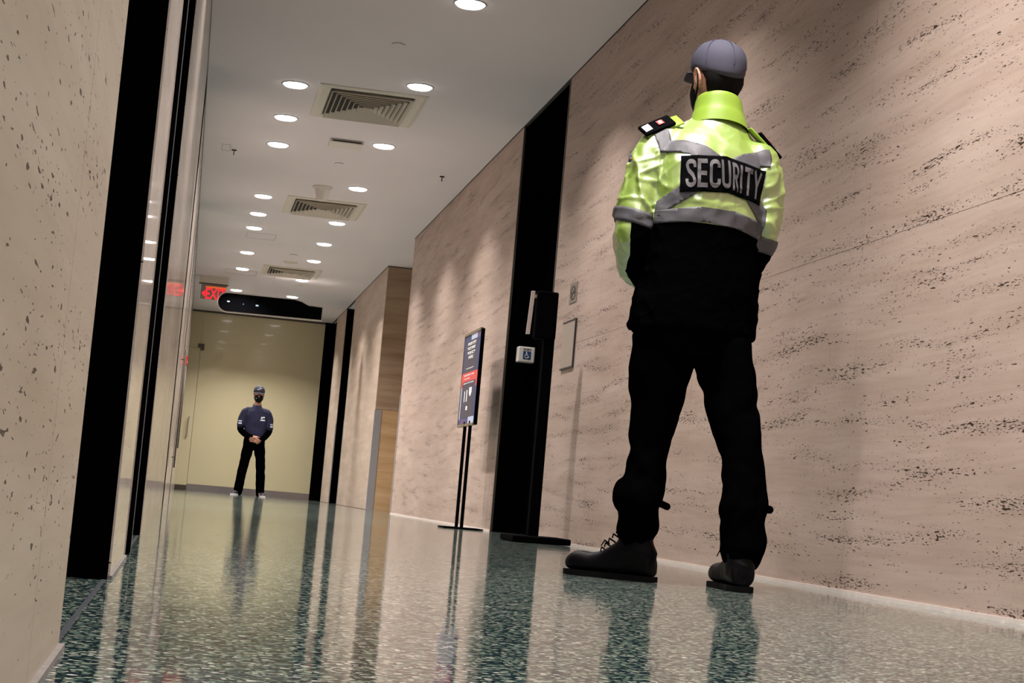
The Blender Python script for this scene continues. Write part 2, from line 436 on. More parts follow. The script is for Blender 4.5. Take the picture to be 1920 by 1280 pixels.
# left side: near pier, opening, jamb, opening, polished wall
slab_wall('wall_left_near_pier', 'trav_near', XL-0.28, XL, [YB, -0.5, 1.645, 2.075], zs=(0.008, ZC))
struct('trim_8', boxes((XL-0.28, XL-0.001, 2.076, 2.092, 0, ZC)), 'steel_dk')
struct('baseboard_left', boxes((XL-0.1, XL+0.007, YB, 2.08, 0, 0.008)), 'basegrey')
struct('door_4', boxes((XL-0.45, XL-0.004, 3.46, 3.50, 0, ZC), (XL-0.6, XL-0.42, 1.9, 3.5, 0, ZC)), 'voidblk')
slab_wall('wall_left_jamb', 'trav_pol', XL-0.2, XL, [3.50, 4.42], zs=(0.008, ZC))
struct('baseboard_left_jamb', boxes((XL-0.1, XL+0.005, 3.49, 4.42, 0, 0.007)), 'basegrey')
struct('trim_9', boxes((XL-0.12, XL+0.004, 4.43, 4.75, 0, ZC)), 'voidblk')
struct('trim_10', boxes((XL-0.006, XL+0.005, 4.752, 4.765, 0, ZC)), 'greyguard')
struct('door_5', boxes((XL-0.45, XL-0.003, 6.06, 6.09, 0, ZC), (XL-0.6, XL-0.42, 4.4, 6.1, 0, ZC)), 'voidblk')
slab_wall('wall_left', 'trav_pol', XL-0.2, XL, [6.09, 8.3, 10.5, 12.30], zs=(0.0, ZC))
struct('trim_11', boxes((XL-0.1, XL-0.002, 12.30, 13.2, 0, ZC)), 'voidblk')
slab_wall('wall_left_far', 'trav_pol', XL-0.2, XL, [13.2, 15.7, 18.45], zs=(0.0, ZC))
struct('trim_12', boxes((XL-0.1, XL-0.002, 18.45, 19.1, 0, ZC)), 'voidblk')
struct('trim_13', boxes((XL-0.1, XL+0.004, 19.1, 19.5, 0, ZC)), 'steel')
slab_wall('wall_left_end', 'trav_pol', XL-0.2, XL, [19.5, 24.0, YF], zs=(0.0, ZC))
struct('trim_14', boxes((-0.135, -0.127, 2.1, 3.46, 0, 0.0012), (-0.135, -0.127, 4.8, 6.06, 0, 0.0012)), simple('floor_strip', (0.035, 0.04, 0.05), 0.4))   # metal strip in the floor

# far end: cream glass with a steel rail at its foot and a glass door at its left
zt = 3.15
struct('wall_far', boxes((-0.34, 0.082, YF, YF+0.02, 2.515, zt), (0.088, 2.235, YF, YF+0.02, 0.112, zt), (-0.34, 2.4, YF+0.02, YF+0.12, 0, ZC)), 'glass_wall')
dr = struct('door_6', boxes((-0.34, 0.080, YF-0.001, YF+0.018, 0.085, 2.508)), 'glass_wall')
struct('baseboard_far', boxes((0.092, 2.235, YF-0.012, YF+0.02, 0, 0.110)), 'rail')
struct('trim_15', boxes((-0.34, 2.36, YF-0.02, YF+0.02, zt, ZC)), 'steel_dk')
def dpart(name, bm, mat, lab=None):
    o = obj(name, bm, mat, None, label=lab); o.parent = dr; return o
dpart('bottom_rail', boxes((-0.34, 0.080, YF-0.014, YF-0.002, 0.01, 0.083)), 'steel_dk', 'dark metal rail at the foot of the glass door')
bm = bmesh.new(); add_box(bm, 0.035, 0.145, YF-0.016, YF-0.002, 2.52, 2.585); add_box(bm, 0.083, 0.145, YF-0.016, YF-0.002, 2.47, 2.52)
dpart('hinge_patch', bm, 'steel_dk', 'square bronze patch fitting at the door corner')
bm = bmesh.new(); add_limb(bm, [(0.012, YF-0.008, 1.28), (0.004, YF-0.055, 1.27), (-0.002, YF-0.055, 1.12), (-0.002, YF-0.055, 0.97), (0.002, YF-0.008, 0.955)], [0.011]*5)
dpart('door_handle', bm, 'steel', 'short D shaped steel pull handle')

# black edge joint between ceiling and the left wall
struct('trim_16', boxes((XL-0.01, XL+0.003, 6.1, YF, ZC-0.01, ZC)), 'dark_txt')
# faint access panels and a joint in the ceiling
def frame_bm(x0, x1, y0, y1, z, w=0.006, h=0.002):
    return boxes((x0, x1, y0, y0+w, z-h, z), (x0, x1, y1-w, y1, z-h, z), (x0, x0+w, y0, y1, z-h, z), (x1-w, x1, y0, y1, z-h, z))
struct('trim_17', frame_bm(0.46, 0.81, 20.42, 20.9, ZC), 'lamp_rim')
struct('trim_18', frame_bm(0.30, 0.74, 24.2, 24.7, ZC), 'lamp_rim')
struct('trim_19', frame_bm(0.045, 0.125, 15.2, 15.5, ZC), 'lamp_rim')

# ------------------------------------------------------------------ ceiling downlights
def lamp(x, y, label, group='round ceiling downlights', power=1.0):
    t = thing('ceiling_light', label, 'ceiling light', (x, y, ZC), group)
    bm = bmesh.new()
    n = 40; R = 0.100
    prof = [(R, 0.0), (R, -0.004), (R-0.006, -0.006), (R-0.010, -0.003), (R-0.010, 0.0)]
    add_loft(bm, [[(x+r*math.cos(2*PI*i/n), y+r*math.sin(2*PI*i/n), ZC+z) for i in range(n)] for r, z in prof], cap=False)
    obj('trim_ring', bm, 'lamp_rim', t, True)
    bm = bmesh.new(); add_loft(bm, [[(x+r*math.cos(2*PI*i/n), y+r*math.sin(2*PI*i/n), ZC+z) for i in range(n)] for r, z in ((R-.009, -.001), (R-.012, -.008), (R-.022, -.016), (R-.045, -.020), (R-.08, -.022))])
    obj('lens', bm, 'lamp', t, label='glowing white lens')
    ld = bpy.data.lights.new('downlight', 'AREA'); ld.shape = 'DISK'; ld.size = 0.15; ld.energy = LAMP_W*power; ld.color = WHITE; ld.spread = math.radians(115)
    lo = bpy.data.objects.new('downlight_source', ld); COL.objects.link(lo); lo.location = (0, 0, -0.026); lo.parent = t
    return t
LEFT = [12.58, 13.77, 14.91, 17.72, 18.93, 20.02, 22.25, 24.02, 26.80]
RIGHT = [9.93, 12.15, 14.42, 16.63, 18.96, 20.71, 22.38, 24.62, 26.92]
ordn = ['nearest', 'second', 'third', 'fourth', 'fifth', 'sixth', 'seventh', 'eighth', 'farthest']
for i, y in enumerate(LEFT): lamp(0.526, y, 'white round ceiling downlight, %s one of the left row' % ordn[i])
for i, y in enumerate(RIGHT): lamp(1.404, y, 'white round ceiling downlight, %s one of the right row' % ordn[i])
lamp(0.526, 29.1, 'white round ceiling downlight of the left row hidden behind the black display')
lamp(1.404, 29.1, 'white round ceiling downlight of the right row hidden behind the black display')
for i, (x, y) in enumerate([(0.526, 7.9), (1.404, 7.7), (1.404, 4.85), (0.526, 4.4), (1.404, 3.2), (0.526, 1.9), (1.404, 0.9), (0.526, -0.6)]):
    lamp(x, y, 'white round ceiling downlight out of the picture, %s from the lobby end overhead' % ordn[7-i], 'downlights above the near end', 1.5 if i == 2 else 0.85)
# the downlight closest to the guard is turned up to whiten his shoulders

# ------------------------------------------------------------------ ceiling fittings
def diffuser(x0, x1, y0, y1, label):
    cx, cy = (x0+x1)/2, (y0+y1)/2
    t = thing('ceiling_vent', label, 'vent', (cx, cy, ZC), 'square louvred air vents in the ceiling')
    bm = bmesh.new()
    # outer frame, a flat picture frame with a bevelled lip
    def rect(a, z): return [(x0+a, y0+a, z), (x1-a, y0+a, z), (x1-a, y1-a, z), (x0+a, y1-a, z)]
    add_loft(bm, [rect(0, ZC), rect(0, ZC-0.008), rect(0.03, ZC-0.016), rect(0.085, ZC-0.010), rect(0.095, ZC+0.0)], cap=False)
    obj('frame', bm, 'vent', t)
    bm = bmesh.new(); add_box(bm, x0+0.09, x1-0.09, y0+0.09, y1-0.09, ZC-0.0006, ZC-0.0001)
    obj('plenum', bm, 'vent_dk', t)
    m = 0.098; k = 8; W = (x1-x0)/2-m; H = (y1-y0)/2-m
    for i in range(k):
        f0 = 1-i/k; f1 = 1-(i+0.50)/k
        bm = bmesh.new()
        a = [(cx+sx*W*f0, cy+sy*H*f0, ZC-0.034) for sx, sy in ((-1, -1), (1, -1), (1, 1), (-1, 1))]
        b = [(cx+sx*W*f1, cy+sy*H*f1, ZC-0.002) for sx, sy in ((-1, -1), (1, -1), (1, 1), (-1, 1))]
        b2 = [(p[0], p[1], p[2]+0.0015) for p in b]; a2 = [(cx+(p[0]-cx)*1.004, cy+(p[1]-cy)*1.004, p[2]+0.003) for p in a]
        vr = add_loft(bm, [a, b, b2, a2, a], cap=False)
        bmesh.ops.remove_doubles(bm, verts=bm.verts[:], dist=1e-6)
        obj('louvre', bm, 'vent', t)
    return t
diffuser(0.702, 1.512, 12.43, 13.55, 'large beige louvred ceiling vent nearest the camera')
diffuser(0.768, 1.587, 17.50, 18.62, 'beige louvred ceiling vent in the middle, beside the white cone')
diffuser(0.790, 1.590, 23.30, 24.33, 'farthest beige louvred ceiling vent, just before the black display')
# small slot unit
t = thing('ceiling_detector', 'small pale rectangular box on the ceiling past the nearest vent', 'detector', (1.08, 14.45, ZC))
obj('housing', boxes((0.94, 1.225, 14.36, 14.60, ZC-0.03, ZC), bevel=0.006), 'plastic_w', t)
obj('inlet', boxes((0.96, 1.205, 14.354, 14.362, ZC-0.024, ZC-0.012)), 'vent_dk', t)
def cover(x, y, r, label, mat='ceil'):
    bm = bmesh.new(); add_cyl(bm, (x, y, ZC-0.008), r, 0.006, 32); add_cyl(bm, (x, y, ZC-0.003), r*0.8, 0.003, 24)
    tag(obj('sprinkler_cover', bm, mat), label, 'sprinkler cover', 'flat round sprinkler covers')
cover(1.112, 11.07, 0.045, 'flat round white sprinkler cover nearest the camera, before the first vent')
cover(1.112, 15.45, 0.042, 'flat round white sprinkler cover past the small ceiling box')
cover(1.117, 22.0, 0.05, 'flat round white sprinkler cover before the farthest vent')
cover(1.40, 25.3, 0.05, 'faint round sprinkler cover beyond the farthest vent')
bm = bmesh.new()
pr_ = [(0.098, 0), (0.098, -0.012), (0.088, -0.02), (0.074, -0.026), (0.066, -0.06), (0.05, -0.13), (0.044, -0.14), (0.03, -0.142)]
cx, cy = 1.067, 16.78
add_loft(bm, [[(cx+r*math.cos(2*PI*i/36), cy+r*math.sin(2*PI*i/36), ZC+z) for i in range(36)] for r, z in pr_])
tag(obj('ceiling_speaker', bm, 'plastic_w', smooth=True), 'white truncated cone fitting hanging from the ceiling before the middle vent', 'ceiling fitting')
bm = bmesh.new(); add_cyl(bm, (1.117, 22.75, ZC-0.016), 0.085, 0.016, 36, 0.095); add_cyl(bm, (1.117, 22.75, ZC-0.022), 0.04, 0.006, 24)
tag(obj('smoke_detector', bm, 'vent', smooth=False), 'round beige detector disc on the ceiling beside the farthest vent', 'detector')
for x, y, lb in ((0.157, 15.40, 'small dark T shaped hook on the ceiling by the left wall'), (2.07, 15.47, 'small dark T shaped hook on the ceiling by the right wall')):
    bm = boxes((x-0.022, x+0.022, y-0.006, y+0.006, ZC-0.012, ZC-0.002), (x-0.004, x+0.004, y-0.006, y+0.006, ZC-0.05, ZC-0.010))
    tag(obj('ceiling_hook', bm, 'dark_txt'), lb, 'hook', 'ceiling hooks')

# ------------------------------------------------------------------ exit sign
t = thing('exit_sign', 'red lit EXIT sign with left arrow hanging at the left wall', 'exit sign', (0.17, 25.35, ZC))
obj('canopy', boxes((-0.045, 0.372, 25.30, 25.42, ZC-0.112, ZC), bevel=0.004), 'vent', t, label='beige metal canopy')
obj('canopy_lip', boxes((-0.05, 0.377, 25.295, 25.425, ZC-0.118, ZC-0.110)), 'steel_dk', t)
obj('panel', boxes((-0.012, 0.352, 25.352, 25.366, 2.84, 3.066)), 'exit_glass', t, label='grey translucent panel')
text_obj('EXIT', 'lettering', 'exit_red', t, (0.060, 25.350, 2.845), (1, 0, 0), (0, 0, 1), width=0.285, height=0.16, offset=0.014, thick=0.003)
obj('lit_edge', boxes((0.055, 0.35, 25.347, 25.351, 3.008, 3.035)), 'exit_glow', t, label='orange red glow along the top of the letters')
bm = bmesh.new(); vs = [bm.verts.new(p) for p in ((0.0, 25.350, 2.925), (0.05, 25.350, 2.975), (0.05, 25.350, 2.875))]; bm.faces.new(vs)
r = bmesh.ops.extrude_face_region(bm, geom=bm.faces[:])
for v in [g for g in r['geom'] if isinstance(g, bmesh.types.BMVert)]: v.co.y -= 0.003
obj('arrow', bm, 'exit_red', t)

# ------------------------------------------------------------------ black overhead display
t = thing('overhead_display', 'long black overhead display with a rounded left end hanging across the corridor', 'display', (0.98, 24.9, ZC))
def stadium(x0, x1, z0, z1, y0, y1, grow=0.0):
    bm = bmesh.new(); pts = []
    r = (z1-z0)/2; zc = (z0+z1)/2
    for i in range(17):
        a = PI/2 + PI*i/16
        pts.append((x0+r + (r+grow)*math.cos(a), zc + (r+grow)*math.sin(a)))
    pts += [(x1+grow, z0-grow+0.012), (x1+grow, z1-0.07+grow), (x1-0.20, z1-0.065+grow), (x1-0.30, z1-0.02+grow), (x1-0.40, z1+grow)]
    add_loft(bm, [[(p[0], y, p[1]) for p in pts] for y in (y0, y1)])
    return bm
DX0, DX1, DZ0, DZ1 = 0.245, 1.722, 2.612, 2.872
obj('housing', stadium(DX0, DX1, DZ0, DZ1, 24.52, 24.62, 0.013), 'plastic_w', t, label='pale rim')
obj('screen', stadium(DX0, DX1, DZ0, DZ1, 24.505, 24.60), 'screen', t)
obj('hanger', boxes((0.96, 1.06, 24.55, 24.60, DZ1-0.02, DZ1+0.02), (1.0, 1.012, 24.56, 24.572, DZ1, ZC)), 'ceil', t)
bm = bmesh.new(); n = 20
add_loft(bm, [[(0.388+0.022*math.cos(2*PI*i/n), y, 2.752+0.011*math.sin(2*PI*i/n)) for i in range(n)] for y in (24.503, 24.506)])
obj('badge', bm, 'screen_txt', t, label='small pale oval badge')
bm = bmesh.new()
for x in (0.70, 0.72):
    add_cyl(bm, (x+0.085, 24.503, 2.735), 0.012, 0.003, 16, axis='Y')
obj('indicator', bm, 'screen_txt', t)
obj('indicator', boxes((0.594, 0.606, 24.503, 24.506, 2.728, 2.742)), 'screen_blue', t, label='tiny blue light')

# ------------------------------------------------------------------ items on the right wall
t = thing('no_smoking_sign', 'small metal no smoking plaque on the right wall above the blank panel', 'sign', (XR, 10.70, 1.61))
obj('plate', boxes((XR-0.004, XR, 10.60, 10.81, 1.545, 1.675)), simple('plaque', (0.20, 0.165, 0.13), 0.5), t)
bm = bmesh.new()
n = 28
for a, b in ((0.046, 0.038),):
    add_loft(bm, [[(XR-0.0055, 10.705+1.55*r*math.cos(2*PI*i/n), 1.61+r*math.sin(2*PI*i/n)) for i in range(n)] for r in (a, b)], cap=False)
add_box(bm, XR-0.0055, XR-0.0045, 10.66, 10.75, 1.604, 1.616)
for k in range(9):
    f = -1+k/4
    add_box(bm, XR-0.0056, XR-0.0046, 10.705+f*0.045-0.006, 10.705+f*0.045+0.008, 1.61-f*0.028-0.005, 1.61-f*0.028+0.005)
obj('symbol', bm, 'dark_txt', t, label='black crossed cigarette circle')
t = thing('wall_panel', 'blank brushed metal access panel on the right wall beside the kiosk', 'access panel', (XR, 10.72, 1.27))
obj('plate', boxes((XR-0.010, XR, 10.545, 10.90, 1.125, 1.42), bevel=0.002), simple('blank_panel', (0.36, 0.30, 0.25), 0.45), t)
obj('frame', boxes((XR-0.012, XR-0.001, 10.535, 10.546, 1.115, 1.43), (XR-0.012, XR-0.001, 10.545, 10.90, 1.42, 1.43), (XR-0.012, XR-0.001, 10.545, 10.90, 1.115, 1.125)), 'dark_txt', t)
t = thing('door_push_box', 'white square push box with a blue wheelchair symbol in the black doorway', 'push button', (2.51, 12.98, 1.38))
obj('housing', boxes((2.440, 2.572, 12.90, 12.985, 1.318, 1.440), bevel=0.008), 'plastic_w', t)
obj('symbol_panel', boxes((2.478, 2.538, 12.897, 12.901, 1.345, 1.405)), 'signblue', t, label='dark blue square')
bm = bmesh.new()
Y_ = 12.8955
add_cyl(bm, (2.504, Y_, 1.396), 0.005, 0.002, 12, axis='Y')
add_tube(bm, [(2.504, Y_+0.001, 1.390), (2.505, Y_+0.001, 1.374), (2.517, Y_+0.001, 1.373), (2.523, Y_+0.001, 1.357), (2.528, Y_+0.001, 1.358)], 0.0022, 6)
add_tube(bm, [(2.505, Y_+0.001, 1.383), (2.516, Y_+0.001, 1.383)], 0.002, 6)
add_tube(bm, [(2.507+0.014*math.cos(a), Y_+0.001, 1.366+0.014*math.sin(a)) for a in [math.radians(q) for q in range(110, 350, 20)]], 0.002, 6)
obj('symbol', bm, 'white_txt', t, label='white wheelchair symbol')
text_obj('PUSH', 'lettering', 'dark_txt', t, (2.480, 12.899, 1.414), (1, 0, 0), (0, 0, 1), width=0.056, height=0.012, offset=0.02)

# ------------------------------------------------------------------ black kiosk stand by the doorway
t = thing('screening_kiosk', 'tall slim black screening kiosk with flat base at the black doorway', 'kiosk', (2.12, 10.2, 0))
obj('base', boxes((1.95, 2.305, 9.98, 10.40, 0.002, 0.040), bevel=0.008), 'black', t)
obj('column', boxes((2.085, 2.150, 10.20, 10.27, 0.03, 1.30), bevel=0.006), 'black', t)
obj('head', boxes((2.020, 2.152, 10.19, 10.27, 1.24, 1.535), bevel=0.010), 'black', t)
obj('arm', boxes((1.995, 2.03, 10.215, 10.235, 1.49, 1.512), bevel=0.003), 'steel', t, label='short metal arm')
bm = bmesh.new()
add_box(bm, 1.978, 2.000, 10.205, 10.240, 1.262, 1.532, bevel=0.004)
for v in bm.verts: v.co.x += (v.co.z-1.4)*0.05
obj('tablet', bm, 'silver', t, label='silver edged screen seen from its side')

# ------------------------------------------------------------------ poster stand
SX = 2.135; 
t = thing('poster_stand', 'black twin pole poster stand with a navy notice by the right wall', 'sign stand', (SX, 13.1, 0))
SY0, SY1, SZ0, SZ1 = 12.86, 13.60, 0.815, 1.532
obj('base', boxes((SX-0.15, SX+0.16, 12.95, 13.25, 0.001, 0.012), bevel=0.002), 'black', t)
for y in (13.02, 13.27):
    obj('pole', boxes((SX-0.012, SX+0.012, y-0.010, y+0.010, 0.005, SZ0+0.02)), 'black', t)
obj('frame', boxes((SX-0.004, SX+0.024, SY0-0.01, SY1+0.01, SZ0-0.012, SZ1+0.012)), 'black', t)
obj('frame_rim', boxes((SX-0.012, SX+0.012, SY0-0.01, SY1+0.01, SZ0-0.018, SZ0+0.002), (SX-0.012, SX+0.012, SY0-0.01, SY1+0.01, SZ1-0.002, SZ1+0.018),
    (SX-0.010, SX+0.006, SY1, SY1+0.012, SZ0, SZ1)), simple('brass_rim', (0.30, 0.26, 0.17), 0.4, metal=0.7), t, label='dull brass rim')
def pst(y0, y1, z0, z1, k): return (SX-0.005-0.0004*k, SX-0.004, SY1-y1*(SY1-SY0), SY1-y0*(SY1-SY0), SZ0+z0*(SZ1-SZ0), SZ0+z1*(SZ1-SZ0))
mp = {'navy': simple('poster_navy', (0.035, 0.05, 0.14), 0.5), 'slate': simple('poster_slate', (0.055, 0.05, 0.07), 0.5), 'pale': simple('poster_pale_blue', (0.45, 0.52, 0.68), 0.5),
      'redp': simple('poster_red', (0.62, 0.07, 0.06), 0.5), 'mauve': simple('poster_violet', (0.12, 0.07, 0.16), 0.5)}
po = obj('poster', boxes(pst(0, 1, 0, 1, 0)), mp['navy'], t, label='navy notice with white text and a red band')
def pp(name, bm, mat): 
    o = obj(name, bm, mat, None); o.parent = po; o.matrix_parent_inverse = Matrix(); return o
for q in (pst(0.42, 0.80, 0.935, 1.0, 1), pst(0.62, 0.98, 0.0, 0.075, 1), pst(0.02, 0.07, 0.06, 0.42, 1)): pp('colour_block', boxes(q), mp['pale'])
for q in (pst(0.12, 0.5, 0.0, 0.06, 2), pst(0.8, 1.0, 0.93, 1.0, 2)): pp('colour_block', boxes(q), mp['mauve'])
pp('text_field', boxes(pst(0.10, 0.86, 0.075, 0.93, 1)), mp['slate'])
pp('red_band', boxes(pst(0.02, 0.98, 0.475, 0.575, 2), pst(0.0, 0.08, 0.42, 0.56, 3), pst(0.93, 1.0, 0.40, 0.56, 3)), mp['redp'])
def ptext(s, y0, y1, z0, h, off=0.02):
    p = pst(y0, y1, z0, z0+h, 4)
    o = text_obj(s, 'lettering', 'white_txt', None, (p[0]-0.0004, p[3], p[4]), (0, -1, 0), (0, 0, 1), width=(p[3]-p[2]), height=(p[5]-p[4]), offset=off, thick=0.0004)
    o.parent = po; o.matrix_parent_inverse = Matrix()
ptext('MANDATORY', 0.24, 0.76, 0.875, 0.036, 0.03); ptext('FACE MASK', 0.24, 0.74, 0.825, 0.036, 0.03); ptext('POLICY', 0.26, 0.74, 0.772, 0.036, 0.03); ptext('HERE', 0.34, 0.64, 0.722, 0.036, 0.03)
ptext('FOR YOUR SAFETY', 0.24, 0.72, 0.612, 0.014); ptext('PLEASE WEAR A MASK', 0.16, 0.80, 0.535, 0.018); ptext('AT ALL TIMES', 0.18, 0.52, 0.498, 0.016)
ptext('THANK YOU FOR YOUR HELP', 0.14, 0.82, 0.448, 0.014)
for q in (pst(0.26, 0.30, 0.25, 0.37, 4), pst(0.40, 0.45, 0.25, 0.38, 4), pst(0.42, 0.52, 0.155, 0.20, 4)): pp('symbol', boxes(q), 'white_txt')
bm = bmesh.new()
p = pst(0.56, 0.72, 0.30, 0.40, 4)
yc = (p[2]+p[3])/2; w = (p[3]-p[2])/2; h = p[5]-p[4]
add_loft(bm, [[(x, yc+w*a, p[4]+h*b) for a, b in ((-1, 1), (1, 1), (1, .45), (0.6, 0.15), (0, 0), (-0.6, 0.15), (-1, 0.45))] for x in (p[0], p[1])])
pp('symbol', bm, 'white_txt')

# ------------------------------------------------------------------ items on the left wall
t = thing('fire_alarm', 'small red fire alarm box sticking out from the far left wall', 'fire alarm', (XL, 21.2, 1.6))
bm = bmesh.new(); add_box(bm, XL, XL+0.035, 21.14, 21.22, 1.57, 1.69, bevel=0.006)
obj('box', bm, 'red', t); obj('handle', boxes((XL+0.035, XL+0.040, 21.15, 21.21, 1.60, 1.63)), 'plastic_w', t)
for (y, z0, z1, lb) in ((16.9, 0.30, 1.45, 'long thin bronze pull bar on the left wall, the nearer of two'), (20.6, 0.55, 1.50, 'long thin bronze pull bar on the left wall, the farther of two')):
    t = thing('pull_bar', lb, 'pull bar', (XL, y, z0), 'bronze pull bars')
    bm = bmesh.new(); add_cyl(bm, (XL+0.030, y, z0), 0.008, z1-z0, 14); obj('bar', bm, 'steel_dk', t, True)
    for z in (z0+0.1, z1-0.1):
        bm = bmesh.new(); add_cyl(bm, (XL, y, z), 0.005, 0.030, 10, axis='X'); obj('standoff', bm, 'steel_dk', t, True)

#PEOPLE#
# ================================================================== people
def pobj(name, bm, mat, parent, smooth=True, label=None):
    o = obj(name, bm, mat, None, smooth, label); o.parent = parent; o.matrix_parent_inverse = Matrix(); return o
def rotz(v, a, c=(0, 0, 0)):
    v = Vector(v); c = Vector(c); d = v-c
    return c + Vector((d.x*math.cos(a)-d.y*math.sin(a), d.x*math.sin(a)+d.y*math.cos(a), d.z))
def head_volume(bm, c, yaw, pitch=0.0):
    """skull, jaw, nose, ears, brow and lips round the point c (middle of the head), facing +y turned by yaw"""
    def T(p):
        p = Vector(p); p = Matrix.Rotation(pitch, 3, 'X') @ p
        return rotz(p, yaw) + Vector(c)
    prof = [(-.122, .070, .030, .018), (-.112, .084, .010, .036), (-.092, .090, -.030, .052), (-.065, .090, -.052, .061), (-.035, .090, -.072, .068),
            (0, .088, -.088, .073), (.03, .088, -.095, .076), (.06, .084, -.094, .076), (.09, .066, -.082, .066), (.112, .035, -.055, .044), (.122, .01, -.03, .018)]
    rings = []
    for z, f, b, w in prof:
        cy, ry = (f+b)/2, (f-b)/2
        rings.append([T((w*math.cos(2*PI*i/24), cy+ry*math.sin(2*PI*i/24), z)) for i in range(24)])
    add_loft(bm, rings)
    add_tube(bm, [T((0, .078, .03)), T((0, .098, .0)), T((0, .112, -.022)), T((0, .098, -.034))], [.008, .010, .014, .010], 10)
    for s in (-1, 1):
        add_tube(bm, [T((s*.012, .086, .036)), T((s*.035, .082, .040)), T((s*.056, .062, .034))], [.008, .009, .008], 8)   # brow
        add_ball(bm, T((s*.043, .060, -.022)), (.022, .022, .020), 10, 8)                                                  # cheek
        # ear: rim and lobe
        rim = [T((s*(.081+.012*math.sin(a)*.6), -.012-.017*math.cos(a), -.002+.034*math.sin(a))) for a in [math.radians(q) for q in range(-70, 221, 29)]]
        add_tube(bm, rim, [.0055]*len(rim), 8)
        add_ball(bm, T((s*.079, -.008, -.004)), (.008, .014, .027), 10, 8)
        add_ball(bm, T((s*.077, .006, -.030)), (.006, .008, .010), 8, 6)
    add_ball(bm, T((0, .086, -.062)), (.024, .012, .007), 10, 8); add_ball(bm, T((0, .084, -.074)), (.021, .012, .008), 10, 8)
    return T
def hand_volume(bm, wrist, palm_dir, across, side_thumb, curl=0.5, s=1.0):
    """palm and five separate fingers; across runs from little finger to index, curl bends toward palm_dir x across"""
    d = Vector(palm_dir).normalized(); a = Vector(across).normalized(); n = d.cross(a).normalized()*side_thumb
    w = Vector(wrist)
    for q in (-.03, -.012, .012, .03):
        add_tube(bm, [w + a*q*.7*s, w + d*.05*s + a*q*s, w + d*.092*s + a*q*s], [.013*s, .0135*s, .011*s], 10)
    for k, (off, L) in enumerate(((-.033, .058), (-.011, .072), (.011, .080), (.033, .074))):
        p = w + d*.088*s + a*off*s; ang = curl*.5; pts = [p - d*.012*s, p]
        for seg, f in enumerate((.44, .32, .24)):
            p = p + (d*math.cos(ang) + n*math.sin(ang))*L*f*s; pts.append(p); ang += curl*(1.0+.06*k)
        add_tube(bm, pts, [.0095*s, .0092*s, .0084*s, .0076*s, .0062*s], 10); add_ball(bm, pts[-1], .0064*s, 8, 6)
    t0 = w + a*.028*s + d*.022*s
    add_tube(bm, [t0, t0 + a*.020*s + d*.028*s + n*.010*s, t0 + a*.026*s + d*.056*s + n*.022*s, t0 + a*.022*s + d*.078*s + n*.032*s], [.0125*s, .011*s, .0098*s, .0075*s], 10)

M['skin'] = simple('skin', (0.50, 0.25, 0.17), 0.5, var=0.06, vscale=30, bump=0.05, bscale=300)
M['hair'] = simple('black_hair', (0.004, 0.003, 0.003), 0.75, spec=0.12, bump=0.6, bscale=350)
M['cloth_blk'] = simple('black_cloth', (0.0010, 0.0010, 0.0012), 0.95, spec=0.0)
M['leather'] = simple('boot_leather', (0.0018, 0.0014, 0.0022), 0.50, spec=0.10, bump=0.2, bscale=120)
M['rubber'] = simple('boot_rubber', (0.0025, 0.0025, 0.0025), 0.85, spec=0.08)
M['cap_grey'] = simple('cap_grey_twill', (0.062, 0.060, 0.085), 0.8, spec=0.2, bump=0.25, bscale=900)
M['mask_blk'] = simple('black_mask', (0.006, 0.006, 0.008), 0.8, spec=0.1)
M['tape'] = simple('reflective_tape', (0.062, 0.058, 0.066), 0.6, metal=0.0, bump=0.05, bscale=600)
M['letter'] = simple('reflective_lettering', (0.075, 0.068, 0.072), 0.65, metal=0.0)
M['panelblk'] = simple('black_panel', (0.0015, 0.0015, 0.002), 0.8, spec=0.02)
M['lime'] = simple('lime_yellow_shell', (0.225, 0.345, 0.036), 0.42, spec=0.5)
M['navy'] = simple('navy_polo', (0.020, 0.020, 0.048), 0.8, spec=0.2, var=0.1, vscale=20)

# jacket shell: lime above, black below, split along a sewn line stored as a signed distance on the mesh
def two_tone(name, a, b):
    m, nt, bs = newmat(name)
    at = nd(nt, 'ShaderNodeAttribute'); at.attribute_name = 'seam'
    st = math_n(nt, 'GREATER_THAN', at.outputs['Fac'], 0.0)
    mx = nd(nt, 'ShaderNodeMix', data_type='RGBA'); lk(nt, st, mx.inputs[0]); mx.inputs[6].default_value = (*b, 1); mx.inputs[7].default_value = (*a, 1)
    lk(nt, mx.outputs[2], bs.inputs['Base Color'])
    lk(nt, math_n(nt, 'MULTIPLY_ADD', st, -0.47, 0.92), bs.inputs['Roughness'])
    lk(nt, math_n(nt, 'MULTIPLY', st, 0.8), bs.inputs['Specular IOR Level'])
    lk(nt, st, bs.inputs['Coat Weight']); bs.inputs['Coat Roughness'].default_value = 0.36; bs.inputs['Coat IOR'].default_value = 2.7
    tc = nd(nt, 'ShaderNodeTexCoord'); n = nd(nt, 'ShaderNodeTexNoise'); n.inputs['Scale'].default_value = 28; n.inputs['Detail'].default_value = 2
    lk(nt, tc.outputs['Object'], n.inputs['Vector'])
    bp = nd(nt, 'ShaderNodeBump'); bp.inputs['Strength'].default_value = 0.5; bp.inputs['Distance'].default_value = 0.006
    lk(nt, n.outputs['Fac'], bp.inputs['Height']); lk(nt, bp.outputs['Normal'], bs.inputs['Normal'])
    return m
M['jacket'] = two_tone('hi_vis_jacket', (0.225, 0.345, 0.036), (0.0010, 0.0010, 0.0012))
def seam_attr(o, fn):
    at = o.data.attributes.new('seam', 'FLOAT', 'POINT')
    for i, v in enumerate(o.data.vertices): at.data[i].value = fn(v.co)

